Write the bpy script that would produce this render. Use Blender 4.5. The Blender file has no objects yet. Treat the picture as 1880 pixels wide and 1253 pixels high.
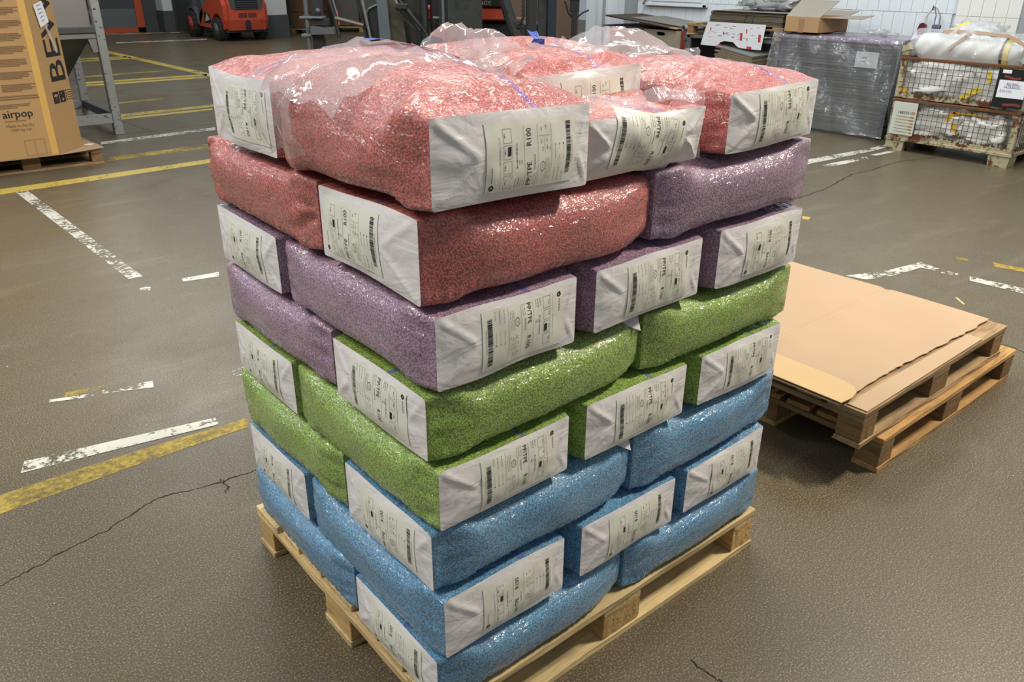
import bpy, bmesh, math, random
import numpy as np
from mathutils import Vector, Matrix
random.seed(7)
PI = math.pi
sc = bpy.context.scene
COL = sc.collection

# ---------------------------------------------------------------- camera, world, lights, exposure
cam_d = bpy.data.cameras.new('camera'); cam = bpy.data.objects.new('camera', cam_d); COL.objects.link(cam)
cam_d.sensor_width = 36; cam_d.lens = 28.07; cam_d.clip_start = 0.05; cam_d.clip_end = 200
rt = Vector((0.7674985, -0.6410131, 0.0069475)); up = Vector((0.2651786, 0.3273336, 0.9069361)); fw = Vector((0.5836321, 0.6942297, -0.4212110))
m = Matrix.Identity(4)
for i in range(3):
    m[i][0] = rt[i]; m[i][1] = up[i]; m[i][2] = -fw[i]
m[0][3], m[1][3], m[2][3] = -0.7048, -1.0734, 1.6647
cam.matrix_world = m
sc.camera = cam
sc.view_settings.view_transform = 'Standard'; sc.view_settings.look = 'None'
sc.view_settings.gamma = 1; sc.view_settings.exposure = 0.16; sc.view_settings.use_curve_mapping = False

w = bpy.data.worlds.new('hall_air'); sc.world = w; w.use_nodes = True
w.node_tree.nodes['Background'].inputs[0].default_value = (0.85, 0.93, 1.0, 1)
w.node_tree.nodes['Background'].inputs[1].default_value = 0.27

def area(name, loc, target, sx, sy, power, color, spread=180):
    l = bpy.data.lights.new(name, 'AREA'); l.shape = 'RECTANGLE'; l.size = sx; l.size_y = sy
    l.energy = power; l.color = color; l.spread = math.radians(spread)
    o = bpy.data.objects.new(name, l); COL.objects.link(o); o.location = loc
    o.rotation_euler = (Vector(target) - Vector(loc)).to_track_quat('-Z', 'Y').to_euler()
    return o
WARM = (1.0, 0.90, 0.74); NEUT = (1.0, 0.95, 0.84); COOL = (0.90, 0.96, 1.0)
area('ceiling_strip_light', (4.2, -1.6, 5.2), (0.7, 0.3, 0.8), 0.9, 0.3, 365, WARM)
area('ceiling_strip_light', (2.0, 3.2, 5.4), (1.8, 2.8, 0.0), 2.4, 0.3, 170, NEUT)
area('ceiling_strip_light', (-3.2, 1.6, 5.4), (-1.6, 1.6, 0.0), 0.3, 2.4, 230, NEUT)
area('ceiling_strip_light', (-2.6, 6.2, 5.4), (-1.6, 6.2, 0.0), 2.4, 0.3, 150, COOL)
area('ceiling_strip_light', (6.2, 5.0, 5.4), (8.4, 5.0, 0.4), 0.3, 2.8, 170, COOL)
area('ceiling_strip_light', (6.0, 0.8, 5.4), (8.2, 2.0, 0.4), 0.3, 2.4, 110, COOL)
area('ceiling_strip_light', (3.0, 12.0, 5.6), (3.0, 12.0, 0.0), 2.4, 0.3, 150, COOL)
area('ceiling_strip_light', (-3.0, 14.0, 5.6), (-3.0, 14.0, 0.0), 2.4, 0.3, 120, COOL)
area('ceiling_strip_light', (6.0, 17.5, 5.6), (7.4, 20.0, 0.0), 2.4, 0.3, 110, NEUT)

# ---------------------------------------------------------------- material helpers
MATS = {}
def new_mat(name):
    ma = bpy.data.materials.new(name); ma.use_nodes = True; nt = ma.node_tree
    return ma, nt, nt.nodes['Principled BSDF']
def N(nt, t, **kw):
    n = nt.nodes.new(t)
    for k, v in kw.items(): setattr(n, k, v)
    return n
def srgb(r, g, b):
    f = lambda c: (c/255/12.92) if c/255 <= 0.04045 else ((c/255+0.055)/1.055)**2.4
    return (f(r), f(g), f(b), 1)
def coords(nt, scale=(1, 1, 1), kind='Object'):
    tc = N(nt, 'ShaderNodeTexCoord'); mp = N(nt, 'ShaderNodeMapping'); mp.inputs['Scale'].default_value = scale
    nt.links.new(tc.outputs[kind], mp.inputs[0]); return mp.outputs[0]
def noise(nt, vec, scale, detail=4, rough=0.55, dist=0.0):
    n = N(nt, 'ShaderNodeTexNoise'); n.inputs['Scale'].default_value = scale; n.inputs['Detail'].default_value = detail
    n.inputs['Roughness'].default_value = rough; n.inputs['Distortion'].default_value = dist
    nt.links.new(vec, n.inputs['Vector']); return n.outputs['Fac']
def ramp(nt, fac, stops):
    r = N(nt, 'ShaderNodeValToRGB'); e = r.color_ramp.elements
    e[0].position, e[0].color = stops[0]; e[1].position, e[1].color = stops[-1]
    for p_, c_ in stops[1:-1]:
        x = e.new(p_); x.color = c_
    nt.links.new(fac, r.inputs[0]); return r.outputs[0]
def mixc(nt, fac, a, b, mode='MIX'):
    n = N(nt, 'ShaderNodeMix', data_type='RGBA', blend_type=mode)
    for s, v in ((0, fac), (6, a), (7, b)):
        if isinstance(v, (int, float, tuple)): n.inputs[s].default_value = v
        else: nt.links.new(v, n.inputs[s])
    return n.outputs[2]
def mathn(nt, op, a, b=0.5, clamp=False):
    n = N(nt, 'ShaderNodeMath', operation=op); n.use_clamp = clamp
    for s, v in ((0, a), (1, b)):
        if isinstance(v, (int, float)): n.inputs[s].default_value = v
        else: nt.links.new(v, n.inputs[s])
    return n.outputs[0]
def bump(nt, h, strength=0.5, dist=0.01, normal=None):
    b = N(nt, 'ShaderNodeBump'); b.inputs['Strength'].default_value = strength; b.inputs['Distance'].default_value = dist
    nt.links.new(h, b.inputs['Height'])
    if normal is not None: nt.links.new(normal, b.inputs['Normal'])
    return b.outputs[0]
G = lambda v: (v, v, v, 1)

def plain(name, c, rough=0.6, metal=0.0, var=0.12, vscale=6, bs=0.0, bscale=60, coat=0.0, stretch=(1, 1, 1), dirt=None, dlo=.55, dhi=.7, dscale=5):
    if name in MATS: return MATS[name]
    ma, nt, b = new_mat(name); v = coords(nt, stretch)
    n = noise(nt, v, vscale)
    col = mixc(nt, n, tuple(x*(1-var) for x in c[:3])+(1,), tuple(min(1, x*(1+var)) for x in c[:3])+(1,))
    if dirt:
        dn = noise(nt, v, dscale, 6, 0.65)
        col = mixc(nt, ramp(nt, dn, [(dlo, G(0)), (dhi, G(1))]), col, dirt)
    nt.links.new(col, b.inputs['Base Color'])
    b.inputs['Roughness'].default_value = rough; b.inputs['Metallic'].default_value = metal
    b.inputs['Coat Weight'].default_value = coat; b.inputs['Coat Roughness'].default_value = 0.12
    if bs: nt.links.new(bump(nt, noise(nt, v, bscale), bs, 0.004), b.inputs['Normal'])
    MATS[name] = ma; return ma

def pellet_mat(name, c, stripe=True):
    """coloured plastic pellets seen through clear film: cells give the pellets, the coat is the film"""
    ma, nt, b = new_mat(name); v = coords(nt)
    vo = N(nt, 'ShaderNodeTexVoronoi'); vo.inputs['Scale'].default_value = 250; nt.links.new(v, vo.inputs['Vector'])
    vo.inputs['Randomness'].default_value = 0.95
    d = vo.outputs['Distance']
    dark = tuple(x*0.34 for x in c[:3])+(1,); mid = tuple(x*0.92 for x in c[:3])+(1,); lite = tuple(min(1, x*1.18) for x in c[:3])+(1,)
    col = ramp(nt, d, [(0.0, lite), (0.34, mid), (0.66, dark)])
    hz = noise(nt, v, 5.0, 3)
    col = mixc(nt, mathn(nt, 'MULTIPLY', hz, 0.20), col, (0.62, 0.60, 0.58, 1))   # milky film, uneven
    if stripe:   # blue line printed along the film
        sp = N(nt, 'ShaderNodeSeparateXYZ'); nt.links.new(v, sp.inputs[0])
        yy = mathn(nt, 'ABSOLUTE', mathn(nt, 'SUBTRACT', sp.outputs[1], -0.045), 0)
        mk = mathn(nt, 'MULTIPLY', mathn(nt, 'LESS_THAN', yy, 0.006), mathn(nt, 'GREATER_THAN', sp.outputs[2], 0.05))
        col = mixc(nt, mathn(nt, 'MULTIPLY', mk, 0.55), col, srgb(70, 80, 170))
    nt.links.new(col, b.inputs['Base Color'])
    b.inputs['Roughness'].default_value = 0.55; b.inputs['Specular IOR Level'].default_value = 0.27
    inv = mathn(nt, 'SUBTRACT', 1.0, d)
    nt.links.new(bump(nt, inv, 0.35, 0.0018), b.inputs['Normal'])
    # film wrinkles in the coat
    v2 = coords(nt, (1.6, 1, 1.6)); w1 = noise(nt, v2, 26, 3, 0.5, 1.4)
    v3 = coords(nt, (1, 4.5, 4.5)); w2 = noise(nt, v3, 9, 3, 0.5, 0.6)
    w3 = noise(nt, v, 7, 2)
    h = mathn(nt, 'ADD', mathn(nt, 'MULTIPLY', w1, 0.34), mathn(nt, 'MULTIPLY', w2, 0.9))
    h = mathn(nt, 'ADD', h, w3)
    nt.links.new(bump(nt, h, 0.8, 0.022), b.inputs['Coat Normal'])
    b.inputs['Coat Weight'].default_value = 0.9; b.inputs['Coat Roughness'].default_value = 0.10; b.inputs['Coat IOR'].default_value = 1.5
    return ma

def film_mat(name, haze=0.12, rough=0.08, tint=(0.92, 0.93, 0.95, 1), bs=0.6, bscale=30, stretch=(1, 1, 1)):
    if name in MATS: return MATS[name]
    ma, nt, b = new_mat(name); nt.nodes.remove(b); out = nt.nodes['Material Output']; v = coords(nt, stretch)
    nrm = bump(nt, noise(nt, v, bscale, 3, 0.5, 1.2), bs, 0.02)
    tr = N(nt, 'ShaderNodeBsdfTransparent'); tr.inputs[0].default_value = (0.97, 0.97, 0.97, 1)
    df = N(nt, 'ShaderNodeBsdfDiffuse'); df.inputs[0].default_value = tint
    gl = N(nt, 'ShaderNodeBsdfGlossy'); gl.inputs['Roughness'].default_value = rough; gl.inputs[0].default_value = (1, 1, 1, 1)
    nt.links.new(nrm, gl.inputs['Normal'])
    m1 = N(nt, 'ShaderNodeMixShader'); m1.inputs[0].default_value = haze
    nt.links.new(tr.outputs[0], m1.inputs[1]); nt.links.new(df.outputs[0], m1.inputs[2])
    fr = N(nt, 'ShaderNodeLayerWeight'); fr.inputs[0].default_value = 0.5; nt.links.new(nrm, fr.inputs['Normal'])
    fz = mathn(nt, 'ADD', mathn(nt, 'MULTIPLY', mathn(nt, 'POWER', fr.outputs['Facing'], 4.0), 0.55), 0.07)
    m2 = N(nt, 'ShaderNodeMixShader'); nt.links.new(fz, m2.inputs[0])
    nt.links.new(m1.outputs[0], m2.inputs[1]); nt.links.new(gl.outputs[0], m2.inputs[2])
    nt.links.new(m2.outputs[0], out.inputs[0]); MATS[name] = ma; return ma

def wood_mat(name, c, axis=0, dirt=None, bs=0.4):
    if name in MATS: return MATS[name]
    ma, nt, b = new_mat(name); s = [9, 9, 9]; s[axis] = 0.7
    v = coords(nt, tuple(s)); n1 = noise(nt, v, 7, 6, 0.6, 0.8)
    v0 = coords(nt, (1, 1, 1)); n2 = noise(nt, v0, 4, 4)
    inf = N(nt, 'ShaderNodeObjectInfo')
    a = tuple(x*0.62 for x in c[:3])+(1,); bb = tuple(min(1, x*1.15) for x in c[:3])+(1,)
    col = ramp(nt, n1, [(0.34, a), (0.50, c), (0.70, bb)])
    col = mixc(nt, mathn(nt, 'MULTIPLY', ramp(nt, n2, [(0.45, G(0)), (0.72, G(1))]), 0.5), col, dirt or tuple(x*0.4 for x in c[:3])+(1,))
    hsv = N(nt, 'ShaderNodeHueSaturation'); nt.links.new(col, hsv.inputs['Color'])
    nt.links.new(mathn(nt, 'ADD', mathn(nt, 'MULTIPLY', inf.outputs['Random'], 0.35), 0.82), hsv.inputs['Value'])
    nt.links.new(hsv.outputs[0], b.inputs['Base Color']); b.inputs['Roughness'].default_value = 0.75
    nt.links.new(bump(nt, n1, bs, 0.004), b.inputs['Normal'])
    MATS[name] = ma; return ma

def floor_mat():
    ma, nt, b = new_mat('worn_concrete'); v = coords(nt, kind='Object')
    n0 = noise(nt, v, 0.35, 5, 0.6); n1 = noise(nt, v, 2.2, 6, 0.65); n2 = noise(nt, v, 190, 2, 0.6); n3 = noise(nt, coords(nt, (0.5, 3, 1)), 1.3, 6, 0.7, 0.5)
    base = mixc(nt, ramp(nt, n0, [(0.35, G(0)), (0.65, G(1))]), srgb(88, 78, 59), srgb(97, 90, 73))
    base = mixc(nt, mathn(nt, 'MULTIPLY', ramp(nt, n1, [(0.42, G(0)), (0.68, G(1))]), 0.55), base, srgb(84, 74, 60))
    base = mixc(nt, mathn(nt, 'MULTIPLY', ramp(nt, n3, [(0.55, G(0)), (0.75, G(1))]), 0.35), base, srgb(142, 134, 118))
    base = mixc(nt, mathn(nt, 'MULTIPLY', ramp(nt, n2, [(0.36, G(1)), (0.50, G(0))]), 0.6), base, srgb(58, 48, 36))
    base = mixc(nt, mathn(nt, 'MULTIPLY', ramp(nt, n2, [(0.55, G(0)), (0.66, G(1))]), 0.5), base, srgb(176, 160, 128))
    # bare spots and dark drops
    vo = N(nt, 'ShaderNodeTexVoronoi'); vo.inputs['Scale'].default_value = 2.2; nt.links.new(v, vo.inputs['Vector'])
    base = mixc(nt, ramp(nt, vo.outputs['Distance'], [(0.018, G(0.8)), (0.03, G(0))]), base, srgb(50, 45, 38))
    nt.links.new(base, b.inputs['Base Color'])
    nt.links.new(ramp(nt, n1, [(0.3, G(0.26)), (0.7, G(0.44))]), b.inputs['Roughness'])
    b.inputs['Specular IOR Level'].default_value = 0.5
    h = mathn(nt, 'ADD', mathn(nt, 'MULTIPLY', n2, 0.5), mathn(nt, 'MULTIPLY', n1, 1.0))
    nt.links.new(bump(nt, h, 0.22, 0.006), b.inputs['Normal'])
    return ma

def paint_mat(name, c, lo, hi, sc_=26):
    """worn floor paint: breaks up where it has rubbed off"""
    ma, nt, b = new_mat(name); v = coords(nt)
    a = noise(nt, v, sc_, 6, 0.7); a2 = noise(nt, v, 3.5, 3)
    f = mathn(nt, 'ADD', mathn(nt, 'MULTIPLY', a, 0.55), mathn(nt, 'MULTIPLY', a2, 0.45))
    nt.links.new(mixc(nt, noise(nt, v, 9), tuple(x*.8 for x in c[:3])+(1,), c), b.inputs['Base Color'])
    nt.links.new(ramp(nt, f, [(lo, G(0)), (hi, G(1))]), b.inputs['Alpha']); b.inputs['Roughness'].default_value = 0.5
    MATS[name] = ma; return ma

def corrugated(name, c, rough=0.8):
    if name in MATS: return MATS[name]
    ma, nt, b = new_mat(name); v = coords(nt); n = noise(nt, v, 3, 5); n2 = noise(nt, coords(nt, (1, 60, 60)), 4, 3)
    col = mixc(nt, n, tuple(x*.88 for x in c[:3])+(1,), tuple(min(1, x*1.08) for x in c[:3])+(1,))
    nt.links.new(col, b.inputs['Base Color']); b.inputs['Roughness'].default_value = rough
    nt.links.new(bump(nt, n2, 0.08, 0.003), b.inputs['Normal']); MATS[name] = ma; return ma

# ---------------------------------------------------------------- object helpers
def tag(o, label=None, cat=None, group=None, kind=None):
    for k, v in (('label', label), ('category', cat), ('group', group), ('kind', kind)):
        if v: o[k] = v
    return o
def empty(name, loc=(0, 0, 0), rz=0, label=None, cat=None, group=None):
    o = bpy.data.objects.new(name, None); COL.objects.link(o); o.location = loc; o.rotation_euler = (0, 0, rz); o.empty_display_size = 0.05
    return tag(o, label, cat, group)
def mesh_obj(name, verts, faces, mat, parent=None, smooth=False, loc=None):
    me = bpy.data.meshes.new(name); me.from_pydata([tuple(v) for v in verts], [], faces); me.materials.append(mat)
    if smooth: me.polygons.foreach_set('use_smooth', [True]*len(me.polygons))
    me.update(); o = bpy.data.objects.new(name, me); COL.objects.link(o)
    if parent is not None: o.parent = parent
    if loc is not None: o.location = loc
    return o
class MB:
    def __init__(s): s.v = []; s.f = []
    def add(s, vs, fs):
        n = len(s.v); s.v += [tuple(v) for v in vs]; s.f += [tuple(i+n for i in f) for f in fs]; return s
    def box(s, x0, x1, y0, y1, z0, z1, M=None, c=0.0):
        if c <= 0:
            vs = [(x, y, z) for z in (z0, z1) for y in (y0, y1) for x in (x0, x1)]
            fs = [(0, 2, 3, 1), (4, 5, 7, 6), (0, 1, 5, 4), (2, 6, 7, 3), (0, 4, 6, 2), (1, 3, 7, 5)]
        else:
            bm = bmesh.new(); bmesh.ops.create_cube(bm, size=1)
            for q in bm.verts: q.co = ((x0+x1)/2+q.co.x*(x1-x0), (y0+y1)/2+q.co.y*(y1-y0), (z0+z1)/2+q.co.z*(z1-z0))
            bmesh.ops.bevel(bm, geom=bm.edges[:], offset=c, segments=1, affect='EDGES'); bm.verts.ensure_lookup_table()
            vs = [tuple(q.co) for q in bm.verts]; fs = [tuple(q.index for q in f.verts) for f in bm.faces]; bm.free()
        if M is not None: vs = [tuple(M @ Vector(q)) for q in vs]
        return s.add(vs, fs)
    def prism(s, poly, a0, a1, ax='z'):
        """poly in the plane across ax, extruded from a0 to a1"""
        n = len(poly)
        def P(p, a): return {'z': (p[0], p[1], a), 'y': (p[0], a, p[1]), 'x': (a, p[0], p[1])}[ax]
        vs = [P(p, a0) for p in poly]+[P(p, a1) for p in poly]
        fs = [tuple(range(n))[::-1], tuple(range(n, 2*n))]+[(i, (i+1) % n, (i+1) % n+n, i+n) for i in range(n)]
        return s.add(vs, fs)
    def tube(s, pts, r, seg=8, cap=True):
        pts = [Vector(p) for p in pts]; rs = r if isinstance(r, (list, tuple)) else [r]*len(pts); vs = []; fs = []
        u = None
        for i, p in enumerate(pts):
            d = (pts[min(i+1, len(pts)-1)]-pts[max(i-1, 0)]).normalized()
            if u is None: u = d.orthogonal().normalized()
            else: u = (u-d*u.dot(d)).normalized()
            w_ = d.cross(u)
            for k in range(seg):
                a = 2*PI*k/seg; vs.append(p+(u*math.cos(a)+w_*math.sin(a))*rs[i])
        for i in range(len(pts)-1):
            for k in range(seg): fs.append((i*seg+k, i*seg+(k+1) % seg, (i+1)*seg+(k+1) % seg, (i+1)*seg+k))
        if cap: fs += [tuple(range(seg))[::-1], tuple(range((len(pts)-1)*seg, len(pts)*seg))]
        return s.add(vs, fs)
    def lathe(s, prof, seg=24, M=None):
        """profile of (radius, height) about z"""
        vs = []; fs = []
        for r_, h in prof:
            for k in range(seg): vs.append((r_*math.cos(2*PI*k/seg), r_*math.sin(2*PI*k/seg), h))
        for i in range(len(prof)-1):
            for k in range(seg): fs.append((i*seg+k, i*seg+(k+1) % seg, (i+1)*seg+(k+1) % seg, (i+1)*seg+k))
        fs += [tuple(range(seg))[::-1], tuple(range((len(prof)-1)*seg, len(prof)*seg))]
        if M is not None: vs = [tuple(M @ Vector(q)) for q in vs]
        return s.add(vs, fs)
    def grid(s, fn, nu, nv):
        vs = [fn(i/nu, j/nv) for i in range(nu+1) for j in range(nv+1)]
        return s.add(vs, [(i*(nv+1)+j, (i+1)*(nv+1)+j, (i+1)*(nv+1)+j+1, i*(nv+1)+j+1) for i in range(nu) for j in range(nv)])
    def build(s, name, mat, parent=None, smooth=False, loc=None): return mesh_obj(name, s.v, s.f, mat, parent, smooth, loc)

_rng = np.random.RandomState(3)
_K = _rng.normal(size=(24, 3)); _PH = _rng.uniform(0, 2*PI, 24)
def snoise(x, y, z=0.0, freq=1.0, seed=0):
    """smooth noise in about -1..1 from a few sines"""
    t = 0.0
    for i in range(6):
        k = _K[(i+seed*5) % 24]; t = t+np.sin(freq*(k[0]*x+k[1]*y+k[2]*z)*1.6+_PH[(i*3+seed*7) % 24]+seed*1.3)
    return t/3.2
def sstep(a, b, x):
    t = np.clip((x-a)/(b-a), 0, 1); return t*t*(3-2*t)

_TX = {}
def text_geo(s, size=1.0, align='LEFT'):
    key = (s, align)
    if key not in _TX:
        cu = bpy.data.curves.new('t', 'FONT'); cu.body = s; cu.size = 1.0; cu.align_x = align; cu.resolution_u = 2
        o = bpy.data.objects.new('t', cu); COL.objects.link(o); bpy.context.view_layer.update()
        me = o.to_mesh(); _TX[key] = ([(v.co.x, v.co.y) for v in me.vertices], [tuple(p.vertices) for p in me.polygons])
        o.to_mesh_clear(); bpy.data.objects.remove(o); bpy.data.curves.remove(cu)
    v, f = _TX[key]; return [(x*size, y*size) for x, y in v], f
MARKS = {'yellow_line': [[(-0.593, 1.812), (-0.21, 1.808), (0.286, 1.776), (0.256, 1.706), (-0.21, 1.706), (-0.614, 1.691)], [(0.228, 6.596), (2.059, 6.682), (1.995, 6.518), (0.194, 6.399)], [(1.251, 7.344), (2.342, 7.409), (2.267, 7.216), (1.203, 7.167)], [(2.118, 9.906), (3.326, 9.996), (3.255, 9.813), (2.058, 9.695)], [(2.046, 9.654), (3.192, 9.688), (3.141, 9.557), (2.0, 9.492)], [(2.469, 13.487), (4.536, 13.42), (4.449, 13.191), (2.418, 13.276)], [(2.385, 13.139), (4.421, 13.116), (4.338, 12.896), (2.336, 12.937)], [(4.423, 18.927), (4.603, 13.471), (4.429, 13.016), (4.245, 18.275)], [(3.318, 17.002), (4.383, 17.166), (4.283, 16.829), (3.266, 16.788)], [(3.425, 17.445), (4.38, 17.448), (4.313, 17.216), (3.371, 17.221)], [(2.655, 14.325), (4.172, 14.406), (4.116, 14.237), (2.598, 14.091)], [(2.388, 10.951), (2.999, 11.001), (2.964, 10.896), (2.346, 10.8)], [(4.666, 0.853), (4.685, 0.783), (4.641, 0.764), (4.611, 0.829)], [(4.739, 0.658), (4.746, 0.587), (4.774, 0.486), (4.698, 0.458), (4.659, 0.617)], [(4.735, 2.009), (4.757, 1.954), (4.682, 1.922), (4.656, 1.961)], [(-0.233, 2.473), (-0.087, 2.444), (-0.099, 2.401), (-0.243, 2.431)]], 'white_line': [[(-0.483, 1.993), (-0.203, 1.939), (0.183, 1.86), (0.175, 1.799), (-0.166, 1.859), (-0.51, 1.915)], [(0.306, 6.421), (0.393, 6.42), (0.481, 3.749), (0.402, 3.753)], [(0.41, 3.587), (0.46, 3.535), (0.439, 3.486), (0.399, 3.53)], [(0.646, 3.569), (0.86, 3.541), (0.831, 3.467), (0.634, 3.509)], [(-0.302, 2.448), (-0.125, 2.385), (-0.133, 2.354), (-0.308, 2.423)], [(-0.105, 2.394), (0.092, 2.351), (0.076, 2.285), (-0.113, 2.363)], [(0.407, 2.246), (0.486, 2.225), (0.454, 2.138), (0.388, 2.164)], [(1.428, 8.193), (2.692, 8.31), (2.627, 8.142), (1.387, 8.041)], [(7.512, 30.135), (7.298, 27.801), (9.045, 27.694), (8.849, 27.13), (7.064, 26.989), (7.256, 29.2)], [(6.406, 25.927), (7.699, 25.956), (7.541, 25.465), (6.275, 25.451)], [(5.812, 24.182), (7.658, 23.715), (7.584, 23.502), (5.7, 23.765)], [(5.191, 21.055), (7.407, 20.985), (7.277, 20.641), (5.099, 20.73)], [(6.485, 3.097), (7.613, 2.987), (8.085, 2.989), (7.939, 2.915), (7.501, 2.898), (6.29, 2.976)], [(6.465, 2.869), (7.152, 2.799), (7.076, 2.73), (6.357, 2.777)], [(7.258, 2.816), (7.587, 2.796), (7.627, 2.73), (7.289, 2.758)], [(3.772, 1.116), (4.066, 1.003), (4.378, 0.948), (4.349, 0.815), (4.29, 0.812), (4.275, 0.899), (3.998, 0.934), (3.805, 1.005)], [(4.326, 0.795), (4.36, 0.705), (4.305, 0.688), (4.276, 0.772)], [(4.352, 0.637), (4.392, 0.348), (4.297, 0.313), (4.274, 0.604)]], 'crack': [[(-0.68, 1.306), (-0.59, 1.324), (-0.491, 1.357), (-0.375, 1.373), (-0.259, 1.419), (-0.177, 1.451), (-0.108, 1.435), (0.016, 1.406), (0.157, 1.401)], [(5.163, 2.315), (5.687, 2.357), (6.27, 2.483), (6.638, 2.471), (7.19, 2.484), (7.834, 2.3)], [(1.977, 9.413), (2.042, 8.466), (2.207, 8.423), (2.497, 8.549), (2.812, 8.535)], [(3.458, 0.121), (3.47, 0.063), (3.444, 0.004)], [(0.676, -0.184), (0.675, -0.238), (0.682, -0.285)], [(0.017, 1.333), (0.034, 1.361), (0.034, 1.426)], [(1.343, 8.601), (1.728, 8.543), (2.052, 8.5)]]}

# ---------------------------------------------------------------- setting: floor with its markings and cracks
FLOOR = floor_mat()
fl = mesh_obj('floor', *(lambda b: (b.v, b.f))(MB().box(-16, 22, -7, 27, -0.12, 0)), FLOOR); tag(fl, kind='structure')
def decal(name, poly, z, mat, parent):
    """thin paint film on the floor, triangulated as a fan strip"""
    return mesh_obj(name, [(x, y, z) for x, y in poly], [tuple(range(len(poly)))], mat, parent)
YEL = paint_mat('yellow_floor_paint', srgb(188, 164, 76), 0.38, 0.46); WHP = paint_mat('white_floor_paint', srgb(206, 203, 192), 0.445, 0.50, 34)
YELW = paint_mat('rubbed_yellow_paint', srgb(176, 150, 58), 0.40, 0.56, 34)
for i, pl in enumerate(MARKS['yellow_line']): decal('yellow_line', pl, 0.0012, YELW if i in (0, 2, 10, 11, 12, 13, 15) else YEL, fl)
for i, pl in enumerate(MARKS['white_line']): decal('white_line', pl, 0.0018, WHP, fl)
CRK = plain('crack_shadow', srgb(30, 26, 22), 0.9)
for k_, pl in enumerate(MARKS['crack']):
    pts = []
    for (x0, y0), (x1, y1) in zip(pl[:-1], pl[1:]):
        for t in range(8):
            q = t/8; pts.append((x0+(x1-x0)*q+random.uniform(-.006, .006), y0+(y1-y0)*q+random.uniform(-.006, .006)))
    pts.append(pl[-1]); b = MB(); vs = []
    for i, (x, y) in enumerate(pts):
        nx, ny = pts[min(i+1, len(pts)-1)][0]-pts[max(i-1, 0)][0], pts[min(i+1, len(pts)-1)][1]-pts[max(i-1, 0)][1]
        l = math.hypot(nx, ny); wd = random.uniform(0.0010, 0.0030)*(2.2 if k_ in (1, 2, 6) else 1.0)
        vs += [(x-ny/l*wd, y+nx/l*wd, 0.0008), (x+ny/l*wd, y-nx/l*wd, 0.0008)]
    b.add(vs, [(2*i, 2*i+1, 2*i+3, 2*i+2) for i in range(len(pts)-1)]); b.build('crack', CRK, fl)
gb = MB()
for i in range(260):   # loose pellets and crumbs
    x = random.uniform(-2.5, 5); y = random.uniform(-1.0, 6.5)
    if -.05 < x < 1.25 and -.05 < y < 1.05 or 1.7 < x < 3.2 and -.1 < y < 1.1: continue
    s_ = random.uniform(.0012, .0035)
    gb.lathe([(s_*.6, 0), (s_, s_*.5), (s_*.5, s_)], 5, Matrix.Translation((x, y, 0.0002)))
tag(gb.build('floor_crumbs', plain('pale_crumbs', srgb(200, 190, 170), .7)), 'scattered pale pellets and crumbs lying loose on the concrete floor', 'crumbs', kind='stuff')
sp = MB(); sp.prism([(3.915, .532), (3.845, .459), (3.853, .455), (3.921, .526)], 0.0005, 0.006)
tag(sp.build('wood_splinter', plain('splinter_wood', srgb(215, 195, 150), .7)), 'small pale wood splinter lying on the floor beyond the cardboard-covered pallets', 'splinter')

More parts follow.
